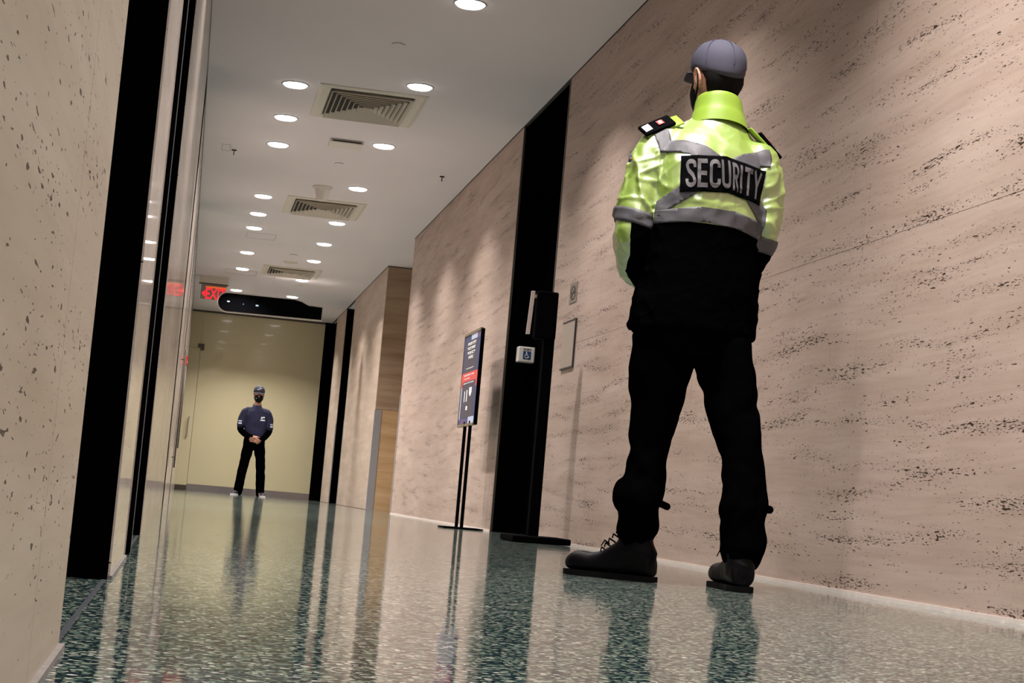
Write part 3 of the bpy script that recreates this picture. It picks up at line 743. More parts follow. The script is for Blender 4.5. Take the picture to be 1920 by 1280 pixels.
# ------------------------------------------------------------------ guard in the hi-vis jacket, back to the camera
A = thing('person', 'person from behind in a lime and black SECURITY jacket, black trousers, boots and grey cap', 'person', (1.645, 5.45, 0))
HC = (0.006, 0.070, 1.708); HY = math.radians(13)
# body: one continuous figure under the clothes
bm = bmesh.new()
T = head_volume(bm, HC, HY, 0.05)
add_limb(bm, [(0.012, .045, 1.50), (0.01, .055, 1.58), (0.005, .07, 1.65)], [.062, .058, .056], n=20)
for z, cx, cy, rx, ry in (): pass
tors = [(.80, -.035, 0, .15, .10), (.92, -.03, 0, .16, .11), (1.05, -.015, 0, .15, .105), (1.2, -.01, 0, .155, .10), (1.35, -.01, .005, .17, .105), (1.45, -.005, .02, .15, .09), (1.52, .008, .04, .08, .06)]
add_loft(bm, [ring((cx, cy, z), rx, ry, 28, .25) for z, cx, cy, rx, ry in tors])
ARML = [(-.185, .01, 1.43), (-.255, -.01, 1.28), (-.268, -.005, 1.13), (-.20, .13, 1.03), (-.085, .235, .965)]
ARMR = [(.165, .0, 1.43), (.19, -.01, 1.28), (.175, .02, 1.12), (.12, .15, 1.02), (.02, .235, .965)]
for a in (ARML, ARMR): add_limb(bm, a, [.055, .046, .042, .035, .027])
hand_volume(bm, ARML[-1], (.75, .15, -.55), (.3, .5, .6), 1, .5)
hand_volume(bm, ARMR[-1], (-.75, .2, -.55), (-.3, .5, .6), -1, .5)
LEGL = [(-.120, 0, .86), (-.137, -.005, .62), (-.150, .0, .42), (-.160, .01, .27), (-.158, .035, .16), (-.152, .045, .09)]
LEGR = [(.066, -.02, .86), (.104, -.055, .62), (.136, -.10, .42), (.142, -.135, .27), (.140, -.152, .16), (.138, -.158, .09)]
for l in (LEGL, LEGR): add_limb(bm, l, [.082, .064, .050, .042, .036, .034])
add_limb(bm, [(-.158, .05, .065), (-.27, .145, .045)], [.032, .022]); add_limb(bm, [(.138, -.15, .065), (.143, -.01, .045)], [.032, .022])
fuse('body', bm, 'skin', A, voxel=0.005, it=3)
for s in (-1, 1):
    bm = bmesh.new(); add_ball(bm, T((s*.032, .078, .016)), .0115, 12, 8); pobj('eye', bm, 'white_txt', A)
# hair: short crop at the nape and temples
bm = bmesh.new()
rr = []
for z, f, b, w in ((-.066, -.02, -.070, .040), (-.045, -.02, -.082, .058), (-.02, -.02, -.092, .068), (-.005, -.02, -.097, .072), (.03, .03, -.1015, .0785), (.06, .05, -.100, .0795)):
    cy, ry = (f+b)/2, (f-b)/2
    rr.append([T((w*math.cos(2*PI*i/28), cy+ry*math.sin(2*PI*i/28), z)) for i in range(28)])
add_loft(bm, rr); pobj('hair', bm, 'hair', A)
# cap
bm = bmesh.new(); rr = []
for z, f, b, w in ((.030, .094, -.108, .086), (.036, .098, -.110, .090), (.060, .099, -.111, .092), (.085, .094, -.106, .089), (.110, .080, -.093, .078), (.128, .058, -.072, .060), (.140, .030, -.044, .036), (.1435, .006, -.022, .014)):
    cy, ry = (f+b)/2, (f-b)/2
    rr.append([T((w*math.cos(2*PI*i/48), cy+ry*math.sin(2*PI*i/48), z - (0.040*max(0, -math.sin(2*PI*i/48)) if z < .034 else .02*max(0, -math.sin(2*PI*i/48)) if z < .05 else 0))) for i in range(48)])
add_loft(bm, rr); cap = pobj('cap', bm, 'cap_grey', A, label='dark grey baseball cap')
sd = cap.modifiers.new('s', 'SUBSURF'); sd.levels = 1; sd.render_levels = 1
bm = bmesh.new()
top_, bot_ = [], []
nb = 15
def brim_pt(u, v, dz):
    x = u*(.084-.008*v); y = .088*math.sqrt(max(0, 1-(u*.80)**2)) + v*(.080*(1-.55*u*u)); z = .036 - .007*u*u - .010*v*v - .004*v
    return T((x, y, z+dz))
for dz, lst in ((.002, top_), (-.003, bot_)):
    for j in range(6): lst.append([bm.verts.new(brim_pt(-1+2*i/(nb-1), j/5, dz)) for i in range(nb)])
for lst in (top_, bot_):
    for a, b in zip(lst, lst[1:]):
        for i in range(nb-1): bm.faces.new((a[i], a[i+1], b[i+1], b[i]))
for i in range(nb-1):
    bm.faces.new((top_[-1][i], top_[-1][i+1], bot_[-1][i+1], bot_[-1][i])); bm.faces.new((top_[0][i], top_[0][i+1], bot_[0][i+1], bot_[0][i]))
for j in range(5):
    for i in (0, nb-1): bm.faces.new((top_[j][i], top_[j+1][i], bot_[j+1][i], bot_[j][i]))
o = pobj('brim', bm, 'cap_grey', cap)
bm = bmesh.new(); add_ball(bm, T((0, -.008, .144)), (.010, .010, .005), 12, 8); pobj('button', bm, 'cap_grey', cap)
bm = bmesh.new()
for sx_, sy_ in ((-.052, -.062), (.052, -.062)):
    pass
def seam_path(ang):
    out = []
    for z, f, b, w in ((.045, .0990, -.1108, .0912), (.060, .0995, -.1115, .0925), (.085, .0945, -.1065, .0895), (.110, .0805, -.0935, .0785), (.128, .0585, -.0725, .0605), (.140, .0305, -.0445, .0365)):
        cy, ry = (f+b)/2, (f-b)/2
        out.append(T((w*math.cos(ang), cy+ry*math.sin(ang), z)))
    return out
for q in (210, 270, 330, 150, 30):
    p, r = smooth_path(seam_path(math.radians(q)), [.0013]*6, 4); add_tube(bm, p, r, 6)
pobj('seam', bm, 'cap_grey', cap)
# mask with ear loops
bm = bmesh.new(); rr = []
for z, f, b, w in ((-.120, .080, .030, .024), (-.105, .098, .025, .045), (-.075, .108, .02, .062), (-.045, .116, .02, .069), (-.020, .112, .02, .070), (-.004, .098, .02, .068)):
    rr.append([T((w*math.cos(PI*i/16), b+(f-b)*math.sin(PI*i/16), z)) for i in range(17)])
vr = [[bm.verts.new(p) for p in r] for r in rr]
for a, b in zip(vr, vr[1:]):
    for i in range(16): bm.faces.new((a[i], a[i+1], b[i+1], b[i]))
mk = pobj('face_mask', bm, 'mask_blk', A)
so = mk.modifiers.new('s', 'SOLIDIFY'); so.thickness = 0.003
for s in (-1, 1):
    bm = bmesh.new()
    p, r = smooth_path([T((s*.069, .022, -.008)), T((s*.082, -.002, .032)), T((s*.087, -.022, .018)), T((s*.080, -.020, -.025)), T((s*.066, .020, -.085))], [(.0035, .0035)]*5, 5)
    add_tube(bm, p, r, 8); pobj('ear_loop', bm, 'mask_blk', mk)

# jacket
bm = bmesh.new()
tr = [(.822, -.037, 0, .218, .150), (.835, -.037, 0, .226, .156), (.90, -.035, 0, .222, .152), (1.0, -.025, 0, .208, .148), (1.1, -.018, 0, .203, .145), (1.2, -.018, 0, .205, .145),
      (1.3, -.015, 0, .205, .142), (1.38, -.012, .004, .203, .136), (1.44, -.008, .014, .190, .124), (1.49, -.002, .028, .160, .105), (1.53, .006, .042, .120, .088), (1.565, .012, .052, .088, .078), (1.59, .012, .055, .078, .074)]
add_loft(bm, [ring((cx, cy, z), rx, ry, 40, .25, 2.3) for z, cx, cy, rx, ry in tr])
add_limb(bm, [(-.12, .02, 1.455), (-.195, .01, 1.425), (-.238, -.005, 1.30), (-.258, -.012, 1.20), (-.262, -.008, 1.12), (-.215, .12, 1.05), (-.10, .225, .985)],
         [.070, .076, .070, .066, .064, .056, .042], 5, 24)
add_limb(bm, [(.11, .01, 1.445), (.165, .0, 1.405), (.178, -.01, 1.29), (.172, -.01, 1.20), (.160, .02, 1.13), (.12, .14, 1.05), (.03, .225, .985)],
         [.068, .072, .068, .064, .060, .055, .042], 5, 24)
jk = fuse('jacket', bm, 'jacket', A, voxel=0.0055, it=7, label='lime yellow safety jacket with a black lower half and grey reflective tape')
def jfold(p):
    n1 = noise.noise(Vector((p.x*9, p.y*9, p.z*5))+Vector((3, 1, 7)))
    n2 = noise.noise(Vector((p.x*16+p.z*10, p.y*16, p.z*13-p.x*8))+Vector((11, 4, 2)))
    r3 = 1-abs(noise.noise(Vector((p.x*11-p.z*6, p.y*8, p.z*8+p.x*5))+Vector((5, 9, 1))))*2.2
    arm = 1.0 if (p.x < -.19 or p.x > .14) else .45
    # long sharp creases running from the armpits and down the sleeves
    c1 = 1-abs(noise.noise(Vector((p.x*15+p.z*7, p.y*12, p.z*5-p.x*4))+Vector((2, 8, 5))))*3.0
    c2 = 1-abs(noise.noise(Vector((p.x*12-p.z*15, p.y*14, p.z*16))+Vector((7, 3, 9))))*3.2
    fold = (max(0, c1)**2*.010 + max(0, c2)**2*.006)*arm*(.35 if p.z > 1.42 else 1)
    low = .7 if p.z < 1.19 else 1.0
    return (n1*.010 + n2*.006*arm + max(0, r3)*.005*arm + fold)*low - .004*arm
wrinkle(jk, jfold)
sm_ = jk.modifiers.new('s', 'SMOOTH'); sm_.iterations = 2; sm_.factor = .5
bpy.context.view_layer.update(); bake(jk)
for p_ in jk.data.polygons: p_.use_smooth = True
def jseam(p):
    zt_ = 1.185 + (0.0 if p.x > -.19 else 0)
    torso = p.z - (1.178 - max(0, p.x-.05)*.18)
    # sleeves: lime outside, black along the inner and rear side below the elbow tape
    if p.z > .97 and (p.x < -.205 or (p.y > .10 and p.z < 1.12 and p.x < -.04)):
        return max(torso, (-p.x-.290) + max(0, 1.12-p.z)*.24 + max(0, p.y-.05)*.6)
    if p.x > .180: return max(torso, p.z-1.17)
    return torso
seam_attr(jk, jseam)
jt = bvh_of(jk)
def tape(polys, name='reflective_tape', mat='tape', off=0.003, step=0.010, label=None, par=None):
    bm = poly_grid(polys, step); drape(bm, jt, off)
    bmesh.ops.recalc_face_normals(bm, faces=bm.faces[:])
    o = pobj(name, bm, mat, par or jk, True, label)
    s = o.modifiers.new('s', 'SOLIDIFY'); s.thickness = 0.0015; s.offset = 0
    return o
UL = [(-0.232, 1.497), (-0.184, 1.524), (-0.171, 1.457), (-0.138, 1.459), (-0.069, 1.441), (-0.021, 1.413), (-0.02, 1.380), (-0.114, 1.380), (-0.123, 1.408), (-0.162, 1.412), (-0.209, 1.411)]
UR = [(0.172, 1.470), (0.148, 1.466), (0.127, 1.455), (0.069, 1.435), (0.03, 1.412), (0.03, 1.380), (0.124, 1.380), (0.138, 1.404), (0.169, 1.404), (0.178, 1.437)]
LL = [(-0.140, 1.325), (-0.151, 1.296), (-0.21, 1.245), (-0.214, 1.200), (-0.201, 1.195), (-0.174, 1.22), (-0.097, 1.276), (-0.080, 1.325)]
LR = [(0.080, 1.325), (0.083, 1.274), (0.138, 1.215), (0.160, 1.190), (0.167, 1.255), (0.140, 1.290), (0.131, 1.325)]
tape([UL]); tape([UR]); tape([LL]); tape([LR])
WT = [(-0.214, 1.213), (-0.202, 1.214), (-0.083, 1.230), (0.038, 1.232), (0.138, 1.214), (0.160, 1.208)]
WB = [(0.160, 1.156), (0.141, 1.158), (0.048, 1.176), (-0.064, 1.181), (-0.188, 1.172), (-0.214, 1.170)]
bm = poly_grid([WT+WB], .01); drape(bm, jt, .0036); o = pobj('waist_tape', bm, 'tape', jk); s = o.modifiers.new('s', 'SOLIDIFY'); s.thickness = .0015; s.offset = 0
def cuff_tape(name, a, b, z0=0.0, z1=1.0):
    """band round a sleeve between the points a and b of its axis"""
    a, b = Vector(a), Vector(b); t = (b-a).normalized(); s = t.cross(Vector((0, 1, 0))).normalized(); w = t.cross(s)
    bm = bmesh.new(); rows = []
    N = 40
    for j in range(6):
        c = a.lerp(b, j/5); row = []
        for i in range(N):
            d = s*math.cos(2*PI*i/N)+w*math.sin(2*PI*i/N)
            h = jt.ray_cast(c, d, 0.16)
            p = (h[0]+d*.003) if h[0] else c+d*.075
            if (p-c).length > .098: p = c+d*.085
            row.append(bm.verts.new(p))
        rows.append(row)
    for r0_, r1_ in zip(rows, rows[1:]):
        for i in range(N): bm.faces.new((r0_[i], r0_[(i+1) % N], r1_[(i+1) % N], r1_[i]))
    o = pobj(name, bm, 'tape', jk); sd = o.modifiers.new('s', 'SOLIDIFY'); sd.thickness = .0015; sd.offset = 0
cuff_tape('sleeve_tape', (-.262, -.012, 1.212), (-.272, -.010, 1.165))
cuff_tape('sleeve_tape', (.172, -.005, 1.190), (.160, .010, 1.143))
# SECURITY panel and its letters, draped over the back
PT = [(-0.151, 1.397), (0.003, 1.412), (0.155, 1.388)]; PB = [(-0.151, 1.274), (0.012, 1.289), (0.136, 1.268)]
def lerp2(P, u):
    a, b, t = (P[0], P[1], u*2) if u < .5 else (P[1], P[2], u*2-1)
    return (a[0]*(1-t)+b[0]*t, a[1]*(1-t)+b[1]*t)
def panel_xy(u, v):
    a = lerp2(PB, u); b = lerp2(PT, u); return (a[0]*(1-v)+b[0]*v, a[1]*(1-v)+b[1]*v)
bm = poly_grid([[PB[0], PB[1], PB[2], PT[2], PT[1], PT[0]]], .01); drape(bm, jt, .006)
bmesh.ops.recalc_face_normals(bm, faces=bm.faces[:])
pn = pobj('security_panel', bm, 'panelblk', jk, label='black back panel')
s = pn.modifiers.new('s', 'SOLIDIFY'); s.thickness = .002; s.offset = 0
GL = {'S': (.045, .148), 'E': (.160, .268), 'C': (.290, .410), 'U': (.425, .535), 'R': (.560, .648), 'I': (.665, .695), 'T': (.725, .835), 'Y': (.850, .965)}
def bold_glyph(ch):
    """heavy narrow capitals as stroked outlines in a unit box"""
    W = 0.25
    if ch in 'EIT':
        q = {'E': [(0, 0, W*1.25, 1), (W, .84, 1, 1), (W, .42, .93, .575), (W, 0, 1, .16)], 'I': [(0, 0, 1, 1)], 'T': [(0, .82, 1, 1), (.36, 0, .64, .83)]}[ch]
        return [[(a, b), (c, b), (c, d), (a, d)] for a, b, c, d in q]
    def stroke(pts, w, wy):
        """quads along a polyline, w wide across and wy high where it runs level"""
        L, R_ = [], []
        for i, p in enumerate(pts):
            a = pts[max(i-1, 0)]; b = pts[min(i+1, len(pts)-1)]
            dx, dy = b[0]-a[0], b[1]-a[1]; l = math.hypot(dx, dy) or 1; nx, ny = -dy/l, dx/l
            L.append((p[0]+nx*w/2, p[1]+ny*wy/2)); R_.append((p[0]-nx*w/2, p[1]-ny*wy/2))
        return [[R_[i], R_[i+1], L[i+1], L[i]] for i in range(len(pts)-1)]
    w, wy = .27, .16
    arc = lambda cx, cy, rx, ry, a0, a1, n=10: [(cx+rx*math.cos(math.radians(a0+(a1-a0)*i/n)), cy+ry*math.sin(math.radians(a0+(a1-a0)*i/n))) for i in range(n+1)]
    if ch == 'C': return stroke([(.86, .70)]+arc(.5, .78, .365, .14, 0, 180)+arc(.5, .22, .365, .14, 180, 360)+[(.86, .32)], w, wy)
    if ch == 'U': return stroke([(.135, 1), (.135, .6)]+arc(.5, .24, .365, .16, 180, 360)+[(.865, .6), (.865, 1)], w, wy)
    if ch == 'S': return stroke([(.86, .70)]+arc(.5, .79, .36, .13, 0, 200)+[(.30, .60), (.70, .43)]+arc(.5, .21, .36, .13, 20, -180)+[(.14, .31)], w, wy)
    if ch == 'Y': return stroke([(.12, 1), (.5, .45)], .24, .12)+stroke([(.88, 1), (.5, .45)], .24, .12)+stroke([(.5, .50), (.5, 0)], .24, .16)
    if ch == 'R': return stroke([(.16, 0), (.16, 1)], .30, .16)+stroke([(.2, .925), (.5, .925)]+arc(.52, .71, .33, .215, 90, -90)+[(.2, .495)], .28, .15)+stroke([(.48, .50), (.86, 0)], .28, .1)
for ch, (u0, u1) in GL.items():
    bm = bmesh.new()
    for q in bold_glyph(ch):
        vs = [bm.verts.new((u0+(u1-u0)*a, 0, .11+.79*b)) for a, b in q]
        bm.faces.new(vs)
    grid_cut(bm, .02)
    for v in bm.verts:
        x, z = panel_xy(v.co.x, v.co.z); v.co = (x, 0, z)
    drape(bm, jt, .0085)
    bmesh.ops.recalc_face_normals(bm, faces=bm.faces[:])
    l_ = pobj('letter', bm, 'letter', pn, True, 'grey letter %s' % ch)
# (sub-parts sit one level below the jacket, so the panel belongs to the person like the jacket does)
pn.parent = A
# collar
bm = bmesh.new(); rr = []
for z, cx, cy, rx, ry in ((1.535, .020, .050, .105, .092), (1.560, .020, .052, .098, .089), (1.580, .018, .054, .092, .086), (1.584, .018, .054, .088, .083), (1.61, .018, .056, .084, .080), (1.636, .016, .058, .080, .078), (1.642, .016, .058, .075, .073), (1.61, .016, .056, .076, .072), (1.56, .016, .052, .080, .072)):
    rr.append([p + Vector((0, 0, -.022*math.sin(2*PI*i/36) - .016*math.cos(2*PI*i/36)*.3)) for i, p in enumerate(ring((cx, cy, z), rx, ry, 36))])
add_loft(bm, rr, cap=False); cl = pobj('collar', bm, 'lime', jk, label='raised lime collar')
sd = cl.modifiers.new('s', 'SUBSURF'); sd.levels = 1; sd.render_levels = 1
# epaulettes
def epaulette(c, along, across, L, W, full):
    a, b = Vector(along).normalized(), Vector(across).normalized(); n = a.cross(b).normalized()
    if n.z < 0: n = -n
    c = Vector(c); Rm = Matrix((a, b, n)).transposed()
    def slab(l0, l1, w, h0, h1, bev=.003):
        bm = bmesh.new(); add_box(bm, l0, l1, -w/2, w/2, h0, h1, bevel=bev)
        for v in bm.verts: 
            v.co.z -= (v.co.x/L)**2*.02
            v.co = c + Rm @ v.co
        return bm
    st = pobj('shoulder_strap', slab(-L*.66, L*.50, W*1.04, -.010, -.002), 'lime', jk)
    ep = pobj('epaulette', slab(-L*.38, L*.56, W*1.06, -.004, .007), 'panelblk', A, label='black slip-on shoulder epaulette')
    if full:
        pobj('badge', slab(L*.30, L*.50, W*.62, .0068, .0078, 0.0), 'white_txt', ep, False, label='white label at the shoulder end')
        fl = pobj('flag', slab(-L*.10, L*.08, W*.42, .0068, .0080, 0.0), 'red', ep, False, label='small red and white flag')
        pobj('flag_bar', slab(-L*.05, L*.03, W*.30, .0078, .0088, 0.0), 'white_txt', ep, False)
epaulette((-.205, -.022, 1.517), (-.86, -.12, -.46), (.402, -.691, -.572), .125, .052, True)
epaulette((.180, .0, 1.504), (.76, .05, -.66), (.03, .99, .11), .120, .050, True)
# shoulder patch on the left sleeve
bm = bmesh.new(); add_ball(bm, (-.286, .002, 1.385), (.010, .022, .024), 14, 10); pobj('sleeve_patch', bm, 'signblue', jk, label='dark shoulder patch with an orange and white mark')
bm = bmesh.new(); add_ball(bm, (-.289, -.012, 1.390), (.007, .011, .006), 10, 8); pobj('patch_mark', bm, simple('patch_orange', (.5, .2, .1), .6), jk)

# trousers
bm = bmesh.new()
add_loft(bm, [ring((cx, cy, z), rx, ry, 32, .2, 2.4) for z, cx, cy, rx, ry in ((.74, -.025, -.01, .175, .118), (.80, -.028, -.01, .195, .135), (.90, -.03, 0, .19, .135), (.98, -.025, 0, .18, .125))])
add_limb(bm, [(-.125, 0, .80), (-.135, -.005, .69), (-.138, -.005, .59), (-.146, .0, .49), (-.152, .0, .40), (-.158, .0, .33), (-.176, .0, .272), (-.165, .02, .225), (-.157, .040, .160)],
         [(.108, .112), (.100, .108), (.084, .096), (.073, .088), (.068, .080), (.070, .080), (.088, .086), (.072, .076), (.068, .074)], 5, 24)
add_limb(bm, [(.062, -.02, .80), (.092, -.03, .69), (.104, -.06, .59), (.126, -.09, .49), (.138, -.11, .40), (.140, -.125, .32), (.144, -.135, .265), (.144, -.150, .19), (.140, -.160, .125)],
         [(.100, .108), (.094, .104), (.084, .094), (.070, .084), (.066, .080), (.072, .080), (.080, .086), (.070, .076), (.068, .074)], 5, 24)
tz = fuse('trousers', bm, 'cloth_blk', A, voxel=.008, it=4, label='black cargo trousers bloused over the boots')
wrinkle(tz, lambda p: noise.noise(Vector((p.x*14, p.y*14, p.z*11+2)))*.012 + noise.noise(Vector((p.x*28, p.y*28, p.z*20+9)))*.005*(1.6 if p.z < .45 else 1))
for (a, b, c_) in (((-.110, -.03, .262), (-.082, -.03, .252), .012), ((.205, -.13, .275), (.235, -.13, .270), .013)):
    bm = bmesh.new(); add_limb(bm, [a, b], [c_, c_]); pobj('drawcord', bm, 'cloth_blk', tz)
# boots
def boot(ox, oy, ang, L, lean=(0, 0)):
    """ang: direction of the toe measured from +y towards -x"""
    def B(p): 
        q = rotz(p, ang); q.x += lean[0]*max(0, p[2]-.08); q.y += lean[1]*max(0, p[2]-.08); return Vector((ox, oy, 0)) + q
    bm = bmesh.new()
    # foot: heel at y = -.07, toe at y = L-.07
    prof = [(-.074, .018, .075, .030), (-.062, .016, .10, .040), (-.03, .016, .125, .043), (.02, .016, .135, .043), (.07, .016, .115, .043), (.11, .016, .090, .047), (.15, .016, .080, .052), (.19, .016, .084, .053), (.215, .017, .080, .049), (.236, .020, .066, .037), (.246, .028, .048, .020)]
    k = L/.318
    rings = []
    for y, z0, z1, w in prof:
        zc_, rz = (z0+z1)/2, (z1-z0)/2
        rings.append([B((w*math.copysign(abs(math.cos(2*PI*i/24))**.8, math.cos(2*PI*i/24)), y*k, zc_+rz*math.copysign(abs(math.sin(2*PI*i/24))**.85, math.sin(2*PI*i/24)))) for i in range(24)])
    add_loft(bm, rings)
    rings = []
    for z, y, rx, ry in ((.05, -.01, .046, .066), (.09, -.008, .050, .070), (.12, -.006, .053, .064), (.16, -.008, .047, .053), (.21, -.01, .045, .050), (.235, -.01, .044, .048)):
        rings.append([B((rx*math.cos(2*PI*i/24), y+ry*math.sin(2*PI*i/24), z)) for i in range(24)])
    add_loft(bm, rings)
    bt = fuse('boot', bm, 'leather', A, voxel=.006, it=4)
    wrinkle(bt, lambda p: noise.noise(Vector((p.x*18, p.y*18, p.z*26)))*(.007 if p.z > .09 else .0015))
    bm = bmesh.new(); rings = []
    outline = []
    for y, w in ((-.080, .022), (-.070, .036), (-.03, .044), (.02, .042), (.06, .042), (.11, .049), (.16, .055), (.20, .055), (.232, .043), (.250, .020)): outline.append((w, y*k))
    outl = outline + [(-w, y) for w, y in reversed(outline)]
    add_loft(bm, [[B((x, y, z)) for x, y in outl] for z in (.001, .019)])
    pobj('sole', bm, 'rubber', bt, False)
    bm = bmesh.new()
    for q in range(6):
        z = .105+q*.018; y = (.10-q*.012)*k if q < 5 else .05
        y = .118-q*.0135; zz = .092+q*.016
        add_tube(bm, [B((-.026, y-.006, zz-.004)), B((0, y+.004, zz+.008)), B((.026, y-.006, zz-.004))], .0028, 6)
    pobj('laces', bm, 'rubber', bt)
    bm = bmesh.new(); pobj_ = [B((-.02, .085, .115)), B((-.045, .09, .125)), B((-.05, .10, .105))]
    add_tube(bm, pobj_, [.003, .003, .002], 6); pobj('lace_end', bm, 'rubber', bt)
boot(-.157, .052, math.radians(50), .318, (-.05, -.12))
boot(.136, -.152, math.radians(-4), .31, (.06, .04))

# ------------------------------------------------------------------ guard at the far end, facing the camera
Bp = thing('person', 'person facing us in navy polo, black mask and cap, before the far cream glass', 'person', (1.10, 28.5, 0))
bm = bmesh.new()
T = head_volume(bm, (0.0, -.02, 1.665), PI, -0.06)
add_limb(bm, [(-.01, 0, 1.44), (-.005, -.005, 1.52), (0, -.012, 1.60)], [.062, .058, .056], n=20)
tors = [(.80, -.005, 0, .15, .10), (.92, 0, 0, .16, .11), (1.05, .01, 0, .15, .105), (1.2, 0, 0, .16, .10), (1.35, -.01, .0, .175, .105), (1.42, -.01, 0, .15, .08), (1.47, -.01, 0, .08, .06)]
add_loft(bm, [ring((cx, cy, z), rx, ry, 28) for z, cx, cy, rx, ry in tors])
BL = [(-.175, 0, 1.40), (-.235, .0, 1.24), (-.245, .01, 1.09), (-.145, -.14, .99), (-.045, -.215, .965)]
BR = [(.165, 0, 1.38), (.215, 0, 1.23), (.225, .01, 1.09), (.145, -.13, .965), (.055, -.205, .905)]
for a in (BL, BR): add_limb(bm, a, [.055, .046, .042, .035, .027])
hand_volume(bm, BL[-1], (.72, -.25, -.55), (.35, -.30, .75), -1, .55, 1.05)
hand_volume(bm, BR[-1], (-.80, -.1, .12), (.05, -.3, .8), -1, .35, 1.0)
FL = [(-.080, 0, .86), (-.117, 0, .62), (-.145, 0, .44), (-.166, .005, .25), (-.184, .01, .09)]
FR = [(.085, 0, .86), (.120, 0, .62), (.145, 0, .44), (.162, .005, .25), (.178, .01, .09)]
for l in (FL, FR): add_limb(bm, l, [.075, .062, .050, .042, .034])
add_limb(bm, [(-.190, .01, .06), (-.235, -.09, .042)], [.026, .016]); add_limb(bm, [(.184, .01, .06), (.165, -.09, .042)], [.026, .016])
fuse('body', bm, 'skin', Bp, voxel=0.005, it=2)
for s in (-1, 1):
    bm = bmesh.new(); add_ball(bm, T((s*.032, .080, .016)), .0115, 12, 8); e = pobj('eye', bm, 'white_txt', Bp)
    bm = bmesh.new(); add_ball(bm, T((s*.032, .0885, .016)), .0055, 10, 8); pobj('pupil', bm, 'hair', e)
bm = bmesh.new(); rr = []
for z, f, b, w in ((-.04, -.01, -.085, .060), (-.005, .01, -.096, .076), (.03, .03, -.1015, .079), (.06, .05, -.100, .079)):
    cy, ry = (f+b)/2, (f-b)/2
    rr.append([T((w*math.cos(2*PI*i/28), cy+ry*math.sin(2*PI*i/28), z)) for i in range(28)])
add_loft(bm, rr); pobj('hair', bm, 'hair', Bp)
bm = bmesh.new(); rr = []
for z, f, b, w in ((.040, .098, -.108, .090), (.060, .101, -.111, .094), (.085, .098, -.106, .091), (.115, .088, -.093, .082), (.140, .066, -.072, .064), (.156, .034, -.044, .038), (.161, .006, -.022, .014)):
    cy, ry = (f+b)/2, (f-b)/2
    rr.append([T((w*math.cos(2*PI*i/40), cy+ry*math.sin(2*PI*i/40), z)) for i in range(40)])
M['cap_dark'] = simple('cap_navy', (0.022, 0.022, 0.038), 0.8)
add_loft(bm, rr); cap = pobj('cap', bm, 'cap_dark', Bp, label='dark navy cap with a pale emblem')
bm = bmesh.new(); top_, bot_ = [], []
for dz, lst in ((.002, top_), (-.003, bot_)):
    for j in range(6): lst.append([bm.verts.new(brim_pt(-1+2*i/(nb-1), j/5, dz+.010)) for i in range(nb)])
for lst in (top_, bot_):
    for a, b in zip(lst, lst[1:]):
        for i in range(nb-1): bm.faces.new((a[i], a[i+1], b[i+1], b[i]))
for i in range(nb-1): bm.faces.new((top_[-1][i], top_[-1][i+1], bot_[-1][i+1], bot_[-1][i]))
pobj('brim', bm, 'cap_dark', cap)
bm = bmesh.new()
for (x0, z0, rx, rz) in ((-.012, .108, .022, .012), (.018, .094, .026, .010), (-.002, .122, .010, .007)):
    add_ball(bm, T((x0, .093-.10*(z0-.09), z0)), (rx, .006, rz), 12, 6)
pobj('emblem', bm, simple('emblem_grey', (.40, .42, .46), .6), cap, label='pale embroidered emblem')
bm = bmesh.new(); rr = []
for z, f, b, w in ((-.120, .080, .030, .026), (-.105, .098, .025, .047), (-.075, .108, .02, .064), (-.045, .116, .02, .071), (-.020, .112, .02, .072), (.0, .100, .02, .070)):
    rr.append([T((w*math.cos(PI*i/16), b+(f-b)*math.sin(PI*i/16), z)) for i in range(17)])
vr = [[bm.verts.new(p) for p in r] for r in rr]
for a, b in zip(vr, vr[1:]):
    for i in range(16): bm.faces.new((a[i], a[i+1], b[i+1], b[i]))
mk = pobj('face_mask', bm, 'mask_blk', Bp); so = mk.modifiers.new('s', 'SOLIDIFY'); so.thickness = 0.003
for s in (-1, 1):
    bm = bmesh.new()
    p, r = smooth_path([T((s*.069, .022, -.008)), T((s*.082, -.002, .032)), T((s*.087, -.022, .018)), T((s*.080, -.020, -.025)), T((s*.066, .020, -.085))], [(.003, .003)]*5, 4)
    add_tube(bm, p, r, 8); pobj('ear_loop', bm, 'mask_blk', mk)
bm = bmesh.new(); add_ball(bm, T((.040, .092, -.052)), (.010, .010, .012), 10, 8); pobj('mask_mark', bm, simple('mask_mark', (.25, .27, .28), .6), mk)
# polo shirt with short sleeves
bm = bmesh.new()
tr = [(.955, .0, 0, .172, .128), (1.05, 0, 0, .178, .130), (1.2, 0, 0, .186, .130), (1.32, -.005, .0, .195, .128), (1.39, -.008, 0, .180, .112), (1.44, -.008, 0, .130, .088), (1.475, -.008, 0, .082, .070), (1.49, -.008, 0, .074, .064)]
add_loft(bm, [ring((cx, cy, z), rx, ry, 36, 0, 2.3) for z, cx, cy, rx, ry in tr])
add_limb(bm, [(-.13, 0, 1.405), (-.185, 0, 1.375), (-.225, 0, 1.27), (-.240, 0, 1.165)], [.062, .070, .072, .074], 5, 20)
add_limb(bm, [(.12, 0, 1.395), (.175, 0, 1.360), (.205, 0, 1.26), (.218, 0, 1.150)], [.062, .070, .070, .072], 5, 20)
ps = fuse('polo_shirt', bm, 'navy', Bp, voxel=.008, it=4, label='navy blue short sleeved polo shirt')
wrinkle(ps, lambda p: noise.noise(Vector((p.x*13, p.y*13, p.z*8)))*.010)
jt = bvh_of(ps)
bm = bmesh.new(); rr = []
